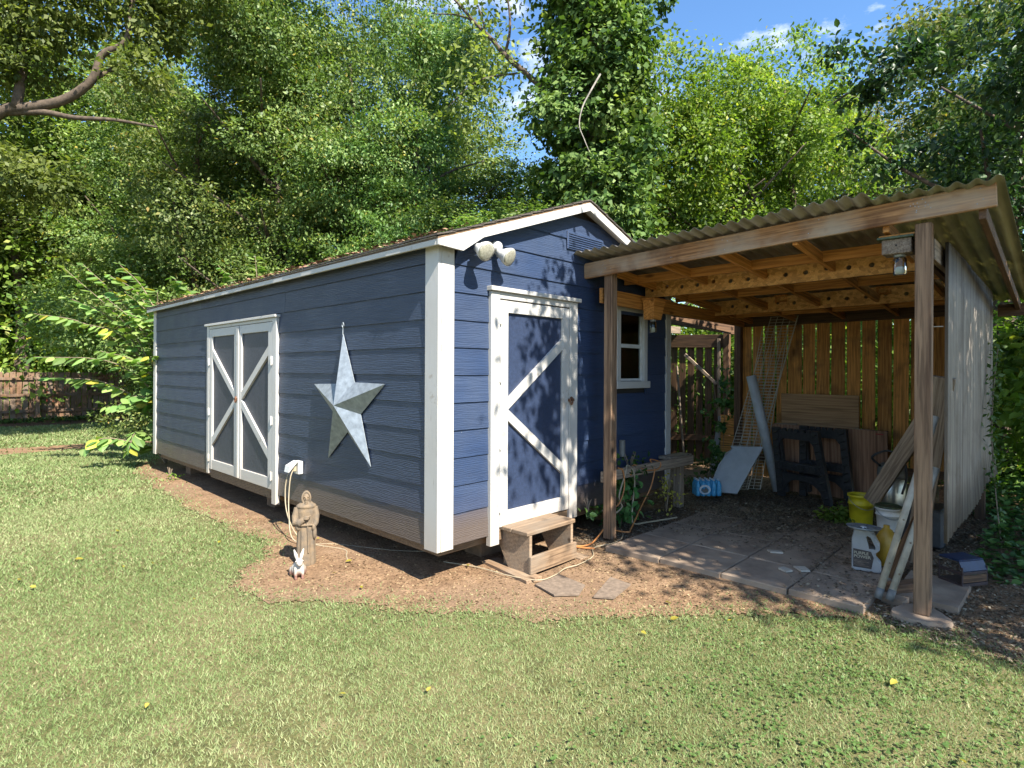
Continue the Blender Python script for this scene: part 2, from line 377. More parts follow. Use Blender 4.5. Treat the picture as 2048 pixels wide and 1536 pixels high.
M['yleaf'] = leafmat('yellow_leaves', (.24, .22, .03), (.33, .32, .04), (.42, .38, .08), trans=.3)
M['cover'] = leafmat('ground_cover_leaves', (.03, .07, .016), (.07, .135, .03), (.13, .21, .045), trans=.25)
M['clover'] = leafmat('clover_leaves', (.08, .14, .035), (.13, .21, .055), (.19, .27, .08), trans=.35)
M['grass'] = leafmat('grass_blades', (.085, .115, .035), (.185, .225, .085), (.34, .325, .18), trans=.3, rough=.6, spec=.2)
M['litter'] = leafmat('dry_litter', (.075, .042, .025), (.22, .135, .080), (.40, .28, .17), trans=0, rough=.9, spec=.1)
M['dlitter'] = leafmat('dark_dry_litter', (.075, .05, .038), (.18, .125, .09), (.36, .28, .21), trans=0, rough=.9, spec=.1)
M['bark'] = plain('bark', (.12, .088, .062), .95, var=.5, sc=14, bmp=1.0, col2=(.04, .03, .022))
M['palebark'] = plain('pale_bark', (.42, .38, .33), .9, var=.4, sc=10, bmp=.6)
M['twig'] = plain('twig', (.25, .19, .13), .9, var=.3)
M['concrete'] = plain('concrete', (.34, .255, .18), .92, var=.35, sc=5, bmp=.6, col2=(.19, .135, .095))
M['block'] = plain('brown_block', (.19, .115, .065), .9, var=.3, sc=14, bmp=.5)
M['cord'] = plain('cream_cord', (.36, .30, .20), .6); M['ocord'] = plain('orange_cord', (.50, .20, .06), .6)
M['whitep'] = plain('white_plastic', (.62, .62, .60), .4, var=.15); M['black'] = plain('black_plastic', (.045, .045, .047), .5, var=.3, sc=25, bmp=.2)
M['grey'] = plain('grey_plastic', (.16, .16, .15), .5); M['rust'] = plain('rusty_metal', (.22, .10, .05), .8, var=.5, sc=40, bmp=.5)
M['pvc'] = plain('old_white_pipe', (.46, .42, .34), .55, var=.3, sc=9); M['tube'] = plain('white_tube', (.50, .52, .54), .5, var=.2, sc=6)
M['wire'] = plain('cream_wire', (.50, .45, .36), .5)
M['board'] = plain('pale_foam_board', (.42, .43, .44), .8, var=.1, bmp=.2)
M['yellow'] = plain('yellow_plastic', (.62, .52, .02), .45, var=.2); M['oyellow'] = plain('amber_plastic', (.42, .26, .03), .4)
M['blue'] = plain('blue_plastic', (.012, .03, .085), .45, var=.3); M['maroon'] = plain('maroon_plastic', (.05, .03, .028), .6)
M['green'] = plain('green_lid', (.07, .10, .05), .5, var=.4, sc=30); M['chrome'] = plain('brushed_tank', (.45, .43, .37), .3, .8, var=.3)
M['jug'] = plain('grey_white_jug', (.36, .37, .38), .4, var=.25, sc=5); M['label'] = plain('dark_label', (.075, .06, .055), .7, var=.3, sc=20)
M['ink'] = plain('pale_print', (.42, .38, .28), .7); M['bottle'] = plain('blue_bottle_plastic', (.06, .30, .55), .25, var=.3, sc=30, col2=(.10, .42, .66)); M['wrapw'] = plain('white_print', (.60, .66, .72), .4)
M['cap'] = plain('pale_cap', (.5, .55, .6), .4)
M['mat'] = plain('grey_stepping_mat', (.20, .15, .11), .95, var=.3, sc=30, bmp=.4)
M['tile'] = plain('broken_tile', (.48, .42, .34), .8)
M['stone'] = plain('cast_stone_brown', (.20, .142, .085), .85, var=.5, sc=16, bmp=.7, col2=(.10, .082, .062))
M['lens'] = plain('lamp_lens', (.50, .49, .40), .15, .3, sc=60, var=.25, bmp=.3)
M['red'] = plain('red_paint', (.30, .03, .02), .6); M['roofgrey'] = plain('grey_metal_roof', (.35, .37, .40), .5)
def glass(name, tint=(.8, .85, .85), f=.75):
    m, t, p = new_mat(name); tr = N(t, 'ShaderNodeBsdfTransparent'); tr.inputs[0].default_value = (*tint, 1)
    gl = N(t, 'ShaderNodeBsdfGlossy'); gl.inputs['Roughness'].default_value = .06
    fr = N(t, 'ShaderNodeFresnel'); fr.inputs[0].default_value = 1.5; mx = N(t, 'ShaderNodeMixShader')
    t.links.new(fr.outputs[0], mx.inputs[0]); t.links.new(tr.outputs[0], mx.inputs[1]); t.links.new(gl.outputs[0], mx.inputs[2])
    t.links.new(mx.outputs[0], t.nodes['Material Output'].inputs[0]); return m
M['glass'] = glass('window_glass'); M['jar'] = glass('jar_glass', (.72, .75, .70))
# ground
def groundmat(name, cols, sc, bumpst, patch=None):
    m, t, p = new_mat(name); g = N(t, 'ShaderNodeNewGeometry'); P = g.outputs['Position']
    n1 = noise_n(t, P, sc, 8, .7); n2 = noise_n(t, P, sc * 9, 4, .7); n3 = noise_n(t, P, .7, 5)
    r = ramp(t, n1, [(.3, cols[0]), (.5, cols[1]), (.7, cols[2])])
    c = mixrgb(t, ramp(t, n2, [(.38, (.6,) * 3), (.6, (0,) * 3)]).outputs[0], r.outputs[0], tuple(x * .5 for x in cols[0]))
    if patch: c = mixrgb(t, ramp(t, n3, [(.42, (0,) * 3), (.62, (.7,) * 3)]).outputs[0], c, patch)
    t.links.new(c, p.inputs['Base Color']); p.inputs['Roughness'].default_value = .95; p.inputs['Specular IOR Level'].default_value = .15
    bump(t, mixrgb(t, .5, n1, n2), bumpst, .03, p); return m
M['lawn'] = groundmat('lawn_soil', [(.06, .06, .025), (.13, .13, .05), (.24, .19, .11)], 6, .6, (.16, .14, .07))
M['dirt'] = groundmat('red_brown_dirt', [(.14, .082, .048), (.26, .165, .095), (.37, .245, .15)], 5, .9, (.19, .13, .085))
M['mulch'] = groundmat('dark_mulch', [(.06, .035, .025), (.14, .08, .055), (.22, .14, .10)], 9, .9)

# ------------------------------------------------------------------ terrain
def sm(x): x = np.clip(x, 0, 1); return x * x * (3 - 2 * x)
def gz(x, y):
    x = np.asarray(x, float); y = np.asarray(y, float)
    b = .030 * sm((x - .95) / .6) * sm((.8 - y) / .8)
    return b + .012 * np.sin(x * 1.7 + 1) * np.sin(y * 1.3) * (np.abs(x) < 40)
def axis_pts(lo, hi, a, b, st):
    mid = np.arange(a, b + 1e-6, st); out = []; d = st; v = a
    while v > lo: d *= 1.35; v -= d; out.append(max(v, lo))
    left = np.array(out[::-1]); out = []; d = st; v = b
    while v < hi: d *= 1.35; v += d; out.append(min(v, hi))
    return np.concatenate([left, mid, np.array(out)])
def sheet(name, xs, ys, mat, off=0., keep=None, zf=gz):
    X, Y = np.meshgrid(xs, ys, indexing='ij'); Z = zf(X, Y) + off
    V = np.stack([X, Y, Z], -1).reshape(-1, 3); nx, ny = X.shape
    i, j = np.meshgrid(np.arange(nx - 1), np.arange(ny - 1), indexing='ij'); a = (i * ny + j).ravel()
    Q = np.stack([a, a + ny, a + ny + 1, a + 1], 1)
    if keep is not None:
        C = V[Q].mean(1); Q = Q[keep(C[:, 0], C[:, 1])]
        used, inv = np.unique(Q, return_inverse=True); V = V[used]; Q = inv.reshape(Q.shape)
    me = np_mesh(name, V, Q, None, mat, True)
    return place(bpy.data.objects.new(name, me), None, Matrix.Identity(4))
tag(sheet('ground', axis_pts(-300, 500, -6, 8, .2), axis_pts(-300, 500, -6, 22, .2), M['lawn']), kind='structure', label='lawn soil under the grass')
BED = [(-.32, 7.36), (-.44, 5.12), (-.48, 3.67), (-.44, 2.76), (-.41, 2.11), (-.58, 1.75), (-.79, 1.5), (-1.03, 1.26), (-1.06, 1.0), (-.92, .65), (-.63, .18), (-.32, -.26),
       (.22, -.92), (.69, -1.4), (1.16, -1.88), (1.47, -2.25), (1.58, -2.52), (1.63, -2.78), (1.64, -3.02), (1.60, -3.24), (1.9, -4.5), (2.4, -6), (13, -6), (13, 12), (4, 12), (1.2, 9.4), (.1, 8.4)]
def inpoly(x, y, poly):
    x = np.asarray(x); y = np.asarray(y); ins = np.zeros(x.shape, bool); n = len(poly)
    for i in range(n):
        x1, y1 = poly[i]; x2, y2 = poly[(i + 1) % n]
        c = ((y1 > y) != (y2 > y)) & (x < (x2 - x1) * (y - y1) / (y2 - y1 + 1e-12) + x1); ins ^= c
    return ins
def dist_poly(x, y, poly):
    d = np.full(np.shape(x), 1e9)
    for i in range(len(poly)):
        a = np.array(poly[i]); b = np.array(poly[(i + 1) % len(poly)]); ab = b - a
        t = np.clip(((x - a[0]) * ab[0] + (y - a[1]) * ab[1]) / (ab @ ab), 0, 1)
        d = np.minimum(d, np.hypot(x - a[0] - t * ab[0], y - a[1] - t * ab[1]))
    return d
def wob(x, y): return .035 * np.sin(x * 5.3 + 2 * np.sin(y * 4.1)) + .02 * np.sin(y * 13 + x * 7) + .035 * np.sin(x * 61 + 3 * np.sin(y * 43)) * np.sin(y * 57 + 2 * np.sin(x * 39))
def sbed(x, y):
    d = dist_poly(x, y, BED); return np.where(inpoly(x, y, BED), d, -d) + wob(x, y)
bed = sheet('dirt_bed', np.concatenate([np.arange(-1.6, 1.9, .035), np.arange(1.9, 13, .12)]), np.concatenate([np.arange(-6, -3.5, .1), np.arange(-3.5, 3.0, .035), np.arange(3.0, 12, .08)]), M['dirt'], .009, lambda x, y: sbed(x, y) > 0)
tag(bed, kind='structure', label='bare reddish dirt round the shed and carport')
strip = sheet('dirt_path', np.arange(-8, 3.2, .12), np.arange(10.6, 12.8, .1), M['dirt'], .006, lambda x, y: (np.abs(y - 11.75 + .12 * (x + 1) * .4) + wob(x, y) < .48) & (x < 2.6))
tag(strip, kind='structure', label='bare dirt strip crossing the far lawn')
mul = sheet('mulch_bed', np.arange(-12, 9, .2), np.arange(17.4, 22, .2), M['mulch'], .008, lambda x, y: (y + wob(x, y) * 3 > 17.9))
tag(mul, kind='structure', label='red brown mulch bed at the foot of the far fence')

# ------------------------------------------------------------------ leaves and blades
def leaf_arrays(P, size, axis, nrm, aspect=.55, fold=.25, tint=None, six=False):
    n = len(P); axis = axis / (np.linalg.norm(axis, axis=1, keepdims=True) + 1e-9)
    side = np.cross(axis, nrm); side /= (np.linalg.norm(side, axis=1, keepdims=True) + 1e-9); up = np.cross(side, axis)
    s = size[:, None]; w = s * aspect * .5
    if six:
        vs = [P, P + axis * s * .3 + side * w * .9 + up * w * fold, P + axis * s * .65 + side * w * .75 + up * w * fold * .6, P + axis * s - up * s * .1,
              P + axis * s * .65 - side * w * .75 + up * w * fold * .6, P + axis * s * .3 - side * w * .9 + up * w * fold]
        V = np.stack(vs, 1).reshape(-1, 3); b = np.arange(n)[:, None] * 6
        Q = np.concatenate([b + np.array([[0, 1, 2, 3]]), b + np.array([[0, 3, 4, 5]])]); k = 6
    else:
        vs = [P, P + axis * s * .45 + side * w + up * w * fold, P + axis * s, P + axis * s * .45 - side * w + up * w * fold]
        V = np.stack(vs, 1).reshape(-1, 3); Q = (np.arange(n)[:, None] * 4 + np.array([[0, 1, 2, 3]])); k = 4
    if tint is None: tint = rng.random(n)
    return V, Q, np.repeat(tint, k)
def blob_leaves(blobs, n, size, clump=.28, jitter=.4, droop=.3, aspect=.55, per=60, six=False, tj=.18, shell=.55):
    """leaves gathered in clumps through ellipsoid volumes (mostly near their outside)"""
    B = np.array([b[:3] for b in blobs], float); Rr = np.array([b[3:6] for b in blobs], float)
    vol = np.prod(Rr, 1) ** .66; nc = max(1, n // per)
    k = rng.choice(len(B), nc, p=vol / vol.sum()); d = rng.normal(size=(nc, 3)); d /= np.linalg.norm(d, axis=1, keepdims=True)
    rad = rng.uniform(shell, 1.05, nc) ** .8; C = B[k] + d * Rr[k] * rad[:, None]
    ctint = rng.uniform(.12, .85, nc); cs = rng.uniform(.4, 1.7, nc) * clump
    m = rng.integers(0, nc, n); g = rng.normal(size=(n, 3)) * np.array([1, 1, .45]); P = C[m] + g * cs[m][:, None]
    out = d[m]; nr = out * .7 + rng.normal(size=(n, 3)) * jitter + np.array([0, 0, .8])
    ax = out * .7 + rng.normal(size=(n, 3)) * .8 + np.array([0, 0, -droop]); sz = size * rng.uniform(.6, 1.35, n)
    t = np.clip(ctint[m] + rng.normal(size=n) * tj, 0, .95); t = np.where(rng.random(n) < .012, 1.0, t)
    return leaf_arrays(P, sz, ax, nr, aspect, .3, t, six)
def crown_mesh(name, blobs, n, size, mat, **k):
    V, Q, t = blob_leaves(blobs, n, size, **k); return np_mesh(name, V, Q, t, mat)
def limb_mesh(name, limbs, mat):
    b = MB()
    for pts, r0, r1 in limbs:
        pts = catmull(pts, 4); n = len(pts); b.tube(pts, [r0 + (r1 - r0) * i / (n - 1) for i in range(n)], 7)
    return mesh_data(name, b.V, b.F, mat, True)

# lawn grass: one object, blades thinner and denser towards the viewer
def make_grass():
    Vs = []; Ts = []; cx, cy = CAM.x, CAM.y
    for (r0, r1, dens, w, h) in [(1.4, 3.6, 15000, .0026, .018), (3.6, 5.5, 9500, .0036, .020), (5.5, 9, 4600, .0052, .024), (9, 15, 1500, .010, .035), (15, 24, 450, .020, .05)]:
        area = .5 * (r1 * r1 - r0 * r0) * R(112); n = int(area * dens)
        r = np.sqrt(rng.uniform(r0 * r0, r1 * r1, n)); a = R(43.9) + rng.uniform(-R(56), R(56), n)
        x = cx + r * np.cos(a); y = cy + r * np.sin(a)
        s = sbed(x, y) + .10 * np.sin(x * 23 + 3 * np.sin(y * 11)) * np.sin(y * 19 + 2 * np.sin(x * 13)) - .02; p = np.clip((-s + .16) / .32, 0, 1) ** 1.3 + .05 * (s < .35)
        thin = .5 + .5 * np.sin(x * 2.1 + 1.3 * np.sin(y * 1.7)) * np.sin(y * 2.6 + 1.1 * np.sin(x * 2.3))
        p *= .62 + .38 * np.clip(thin * 1.6, 0, 1)
        p *= np.where((np.abs(y - 11.75 + .12 * (x + 1) * .4) < .5), .10, 1) * np.where(y > 18, 0, 1)
        k = rng.random(n) < p; x, y, thin = x[k], y[k], thin[k]; n = len(x)
        z = gz(x, y) + .009 * (s[k] > -.15); th = rng.uniform(0, 2 * np.pi, n); ln = rng.uniform(.3, 1.3, n); hh = h * rng.uniform(.4, 1.25, n)
        dx = np.cos(th); dy = np.sin(th); ww = w * rng.uniform(.6, 1.2, n); ph = rng.uniform(0, 2 * np.pi, n)
        a0 = np.stack([x - np.cos(ph) * ww, y - np.sin(ph) * ww, z], 1); a1 = np.stack([x + np.cos(ph) * ww, y + np.sin(ph) * ww, z], 1)
        a2 = np.stack([x + dx * hh * ln, y + dy * hh * ln, z + hh], 1)
        Vs.append(np.stack([a0, a1, a2], 1).reshape(-1, 3))
        t = np.clip(rng.normal(.42, .12, n) + .20 * (1 - thin) + .1 * np.sin(x * .9) * np.sin(y * 1.1), 0, .98); t = np.where(rng.random(n) < .07, rng.uniform(.8, .98, n), t)
        Ts.append(np.repeat(t, 3))
    V = np.concatenate(Vs); Q = np.arange(len(V)).reshape(-1, 3)
    me = np_mesh('lawn_grass', V, Q, np.concatenate(Ts), M['grass'])
    return tag(place(bpy.data.objects.new('lawn_grass', me), None, Matrix.Identity(4)), kind='stuff', label='short mown lawn grass with straw coloured patches', cat='grass')
make_grass()
def scatter(name, n, xy, z, size, mat, label, cat, aspect=.6, flat=.35, tint=None, kind='stuff', six=False):
    x, y = xy; P = np.stack([x, y, z], 1); n = len(x)
    th = rng.uniform(0, 2 * np.pi, n); ax = np.stack([np.cos(th), np.sin(th), rng.uniform(-.1, flat, n)], 1)
    nr = np.stack([rng.normal(0, flat, n), rng.normal(0, flat, n), np.ones(n)], 1)
    V, Q, t = leaf_arrays(P, size, ax, nr, aspect, .2, tint, six)
    return tag(place(bpy.data.objects.new(name, np_mesh(name, V, Q, t, mat)), None, Matrix.Identity(4)), label, cat, kind=kind)
def under_shed(x, y): return (x > 0.05) & (x < 3.45) & (y > .05) & (y < 7.2)
n = 130000
x = rng.uniform(-1.2, 2.6, n); y = np.where(rng.random(n) < .8, rng.uniform(-3.4, 3.0, n), rng.uniform(3.0, 7.4, n)); s = sbed(x, y)
nz1 = .5 + .5 * np.sin(x * 5 + 2 * np.sin(y * 4)) * np.sin(y * 6 + x * 2)
k = (s > -.03) & (rng.random(n) < np.clip(.10 + .75 * nz1 + .3 * (y < -1) + .35 * (x > 1.1), 0, 1)) & ~((x > 1.58) & (y < -.45) & (y > -2.44)); x, y = x[k], y[k]
scatter('dry_leaf_litter', 0, (x, y), gz(x, y) + .008, rng.uniform(.006, .028, len(x)), M['litter'], 'tan and brown dry leaf bits scattered over the dirt before the shed', 'leaf litter')
n = 60000
x = np.concatenate([rng.uniform(1.6, 6.0, n), rng.uniform(1.5, 6.0, n // 2), rng.normal(3.6, .55, n // 2)]); y = np.concatenate([rng.uniform(-2.9, .6, n), rng.uniform(-5, -2.6, n // 2), rng.normal(-1.25, .38, n // 2)])
nz1 = .5 + .5 * np.sin(x * 4 + 2 * np.sin(y * 5)) * np.sin(y * 5 + x * 3)
onslab = (x > 1.56) & (x < 4.2) & (y < -.45) & (y > -2.46)
pr = np.where(onslab, np.clip((x - 2.1) * .35, .01, .8) * (.25 + nz1), .85) + np.where(onslab & (y < -1.9), .25, 0)
k = (rng.random(len(x)) < pr) & ~under_shed(x, y); x, y, onslab = x[k], y[k], onslab[k]
scatter('dark_leaf_litter', 0, (x, y), np.where(onslab, .095, gz(x, y) + .01) + rng.uniform(0, .012, len(x)), rng.uniform(.008, .035, len(x)), M['dlitter'], 'dark purplish brown dead leaves covering the carport floor and right bank', 'leaf litter')
n = 60000; x = rng.uniform(-1.6, 2.4, n); y = rng.uniform(-3.6, 7.5, n); s = sbed(x, y); k = (np.abs(s - .04) < .24 * rng.random(n)) & (rng.random(n) < .8); x, y = x[k], y[k]
scatter('dry_grass_fringe', 0, (x, y), gz(x, y) + .012, rng.uniform(.012, .04, len(x)), M['grass'], 'dry straw coloured grass bits where lawn meets bare dirt', 'dry grass', aspect=.16, flat=.5, tint=rng.uniform(.55, .98, len(x)))
# fallen yellow leaves on the lawn, clover at the lower right
n = 18; x = rng.uniform(-4.5, 1.2, n * 3); y = rng.uniform(-3.2, 5, n * 3); k = (sbed(x, y) < .9) & (np.hypot(x - CAM.x, y - CAM.y) > 1.2); x, y = x[k], y[k]
scatter('fallen_leaves', 0, (x, y), gz(x, y) + .03, rng.uniform(.03, .065, len(x)), M['yleaf'], 'yellow leaves fallen singly on the lawn and dirt', 'fallen leaves', six=True)
n = 5200; x = rng.normal(.3, .95, n); y = rng.normal(-2.7, .55, n); k = (sbed(x, y) < .02) & (np.sin(x * 7) * np.sin(y * 8 + x) > -.45); x, y = x[k], y[k]
scatter('clover', 0, (x, y), gz(x, y) + rng.uniform(.008, .020, len(x)), rng.uniform(.010, .024, len(x)), M['clover'], 'low clover and weeds mixed into the lawn at the lower right', 'clover', aspect=.95, tint=rng.uniform(.5, .95, len(x)), six=True)

# ------------------------------------------------------------------ the shed
XR = 3.44; YB = 7.26; ZB = .31; RX = 1.72
def zroof(x): return 3.285 - .353 * abs(x - RX)
def zwall(x): return zroof(x) - .055
shed = thing('garden_shed', (0, 0, 0), 'blue lap sided garden shed with white trim, crossed white doors and a low gable roof', 'shed')
bxo('floor_frame', .06, XR - .06, .07, YB - .06, .22, .345, M['skirt'], shed)
core = MB()
core.add([(.012, .012, .33), (.012, YB, .33), (.012, YB, 2.62), (.012, .012, 2.62), (.05, .05, .33), (.05, YB, .33), (.05, YB, 2.62), (.05, .05, 2.62)], [(0, 1, 2, 3), (7, 6, 5, 4), (0, 4, 5, 1), (3, 2, 6, 7)])
core.box(XR - .05, XR - .012, .05, YB, .33, 2.62); core.box(.05, XR - .05, YB - .05, YB - .012, .33, 2.62)
WX0, WX1, WZ0, WZ1 = 2.40, 2.86, 1.56, 2.29
for a, b, c, d in ((.012, WX0, .33, 2.62), (WX1, XR - .012, .33, 2.62), (WX0, WX1, .33, WZ0), (WX0, WX1, WZ1, 2.62)): core.box(a, b, .012, .05, c, d)
core.add([(.012, .012, 2.62), (XR - .012, .012, 2.62), (RX, .012, 3.21), (.012, .05, 2.62), (XR - .012, .05, 2.62), (RX, .05, 3.21)], [(0, 1, 2), (5, 4, 3), (0, 2, 5, 3), (1, 4, 5, 2)])
core.build('wall_core', M['dark'], shed)
ZL = [ZB] + [.55 + .2135 * k for k in range(13)]
def lap(name, axis, a0, a1, z0, z1, mat, cut=None):
    """one lap board; axis 'y' lies on the long wall (faces -X), axis 'x' on the gable (faces -Y)"""
    j = random.uniform(-.0015, .0015); lo, hi = .025 + j, .013
    zt = z1 + .012
    def pt(a, o, z): return (-o, a, z) if axis == 'y' else (a, -o, z)
    b = a0; e = a1; bt = cut(zt)[0] if cut else a0; et = cut(zt)[1] if cut else a1
    if cut:
        l0, r0 = cut(z0); b = max(a0, l0); e = min(a1, r0); bt = max(a0, min(bt, e)); et = min(a1, max(et, bt))
        if e - b < .02: return
        if et - bt < .01: bt = et = (bt + et) / 2; et += .01
    V = [pt(b, lo, z0), pt(e, lo, z0), pt(et, hi, zt), pt(bt, hi, zt), pt(b, 0, z0), pt(e, 0, z0), pt(et, 0, zt), pt(bt, 0, zt)]
    F = [(0, 1, 2, 3), (5, 4, 7, 6), (1, 0, 4, 5), (3, 2, 6, 7), (0, 3, 7, 4), (2, 1, 5, 6)]
    if axis == 'y': F = [tuple(reversed(f)) for f in F]
    m = MB(); m.add(V, F); return m.build(name, mat, shed)
for i in range(11):
    z0, z1 = ZL[i], min(ZL[i + 1], 2.62)
    if z0 > 2.61: break
    if z1 <= 2.30:
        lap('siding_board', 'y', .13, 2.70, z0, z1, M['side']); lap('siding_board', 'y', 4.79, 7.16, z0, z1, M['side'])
    else:
        jn = [2.55, 5.1, 2.66][i % 3]
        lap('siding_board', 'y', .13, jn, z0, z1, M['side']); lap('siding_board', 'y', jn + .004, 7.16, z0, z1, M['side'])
def rk(z):   # clip by the roof line
    d = (3.23 - z) / .353
    return (RX - d, RX + d)
for i in range(13):
    z0, z1 = ZL[i], ZL[i + 1]
    if z0 > 3.2: break
    z1 = min(z1, 3.215); cut = rk
    if z1 <= 2.30:
        lap('siding_board', 'x', .125, .50, z0, z1, M['gable'], cut)
        if z1 < 1.50 or z0 > 2.3: lap('siding_board', 'x', 1.645, 3.36, z0, z1, M['gable'], cut)
        else: lap('siding_board', 'x', 1.645, 2.33, z0, z1, M['gable'], cut); lap('siding_board', 'x', 2.93, 3.36, z0, z1, M['gable'], cut)
    else: lap('siding_board', 'x', .125 if z1 < 2.75 else 0, 3.36 if z1 < 2.75 else XR, z0, z1, M['gable'], cut)
# corner boards
bxo('corner_board', -.034, .0, -.030, .13, .285, 2.60, M['wz'], shed); bxo('corner_board', .001, .122, -.033, 0, .285, 2.58, M['wz'], shed)
bxo('corner_board', 3.36, XR + .03, -.033, 0, .285, 2.6, M['wz'], shed); bxo('corner_board', -.034, 0, 7.16, YB + .03, .285, 2.6, M['wz'], shed)
# roof
roof = MB(); OV = .115; Y0, Y1 = -.125, YB + .12
def rslab(x0, x1, o0, o1):
    return roof.add([(x0, Y0, zroof(x0) - o1), (x1, Y0, zroof(x1) - o1), (x1, Y1, zroof(x1) - o1), (x0, Y1, zroof(x0) - o1), (x0, Y0, zroof(x0) - o0), (x1, Y0, zroof(x1) - o0), (x1, Y1, zroof(x1) - o0), (x0, Y1, zroof(x0) - o0)], boxvf(0, 1, 0, 1, 0, 1)[1])
rslab(-OV, RX, .012, .030); rslab(RX, XR + OV, .012, .030); rf = roof.build('roof', M['skirt'], shed)
nsh = 13; dx = (RX + OV) / nsh
for side in (0, 1):
    for k in range(nsh):
        b = MB(); e0 = -OV - .012 + dx * k; e1 = min(e0 + dx * 1.25, RX)
        for q in range(36):
            ya = Y0 - .012 + (Y1 - Y0 + .02) * q / 36; yb = Y0 - .012 + (Y1 - Y0 + .02) * (q + 1) / 36 - .006; z = random.uniform(0, .004)
            xa = e0 + random.uniform(-.006, .006); xs = [xa, e1]
            if side: xs = [2 * RX - xa, 2 * RX - e1]
            za = zroof(xs[0]) + .008 + z; zb = zroof(xs[1]) + .001
            if xs[0] < xs[1]: b.add([(xs[0], ya, za - .012), (xs[1], ya, zb - .012), (xs[1], yb, zb - .012), (xs[0], yb, za - .012), (xs[0], ya, za), (xs[1], ya, zb), (xs[1], yb, zb), (xs[0], yb, za)], boxvf(0, 1, 0, 1, 0, 1)[1])
            else: b.add([(xs[1], ya, zb - .012), (xs[0], ya, za - .012), (xs[0], yb, za - .012), (xs[1], yb, zb - .012), (xs[1], ya, zb), (xs[0], ya, za), (xs[0], yb, za), (xs[1], yb, zb)], boxvf(0, 1, 0, 1, 0, 1)[1])
        b.build('shingle_course', M['shingle'], rf)
n = 900; x = -OV + np.abs(rng.normal(0, .22, n)); y = rng.uniform(-.1, YB, n)
scatter('roof_leaf_litter', 0, (x, y), 3.285 - .353 * np.abs(x - RX) + .018 + rng.uniform(0, .012, n), rng.uniform(.02, .06, n), M['litter'], 'brown leaves and twigs lying along the lower edge of the shed roof', 'leaf litter')
# fascia and rake boards
bxo('fascia', -OV, -OV + .022, -.10, YB + .1, 2.565, 2.632, M['wy'], shed); bxo('fascia', XR + OV - .022, XR + OV, -.10, YB + .1, 2.565, 2.632, M['wy'], shed)
bxo('soffit', -OV + .022, -.0, -.10, YB + .1, 2.592, 2.600, M['wy'], shed)
def gablepoly(name, pts, y0, y1, mat):
    n = len(pts); V = [(p[0], y0, p[1]) for p in pts] + [(p[0], y1, p[1]) for p in pts]
    F = [tuple(range(n)), tuple(reversed(range(n, 2 * n)))] + [((i + 1) % n, i, n + i, n + (i + 1) % n) for i in range(n)]
    m = MB(); m.add(V, F); return m.build(name, mat, shed)
hb = .105
gablepoly('rake_board', [(-OV, zroof(-OV) - .030), (-OV, 2.565), (.124, 2.555), (.334, zroof(.334) - hb), (RX, zroof(RX) - hb), (RX, zroof(RX) - .030)], -.132, -.108, M['wl'])
gablepoly('rake_board', [(RX, zroof(RX) - .030), (RX, zroof(RX) - hb), (3.10, zroof(3.10) - hb), (3.32, 2.555), (XR + OV, 2.565), (XR + OV, zroof(XR + OV) - .030)], -.134, -.110, M['wl'])
for s in (0, 1):
    xa, xb = (0.0, RX) if s == 0 else (RX, XR)
    m = MB(); m.add([(xa, -.108, zroof(xa) - .046), (xb, -.108, zroof(xb) - .046), (xb, -.0, zroof(xb) - .046), (xa, -.0, zroof(xa) - .046), (xa, -.108, zroof(xa) - .032), (xb, -.108, zroof(xb) - .032), (xb, 0, zroof(xb) - .032), (xa, 0, zroof(xa) - .032)], boxvf(0, 1, 0, 1, 0, 1)[1]); m.build('soffit', M['wl'], shed)
# gable vent behind the carport roof edge
vent = bxo('vent', 1.50, 2.08, -.036, -.020, 2.80, 2.97, M['gable'], shed)
for k in range(7): bxo('louvre', 1.52, 2.06, -.044, -.037, 2.815 + k * .021, 2.824 + k * .021, M['gable'], vent)
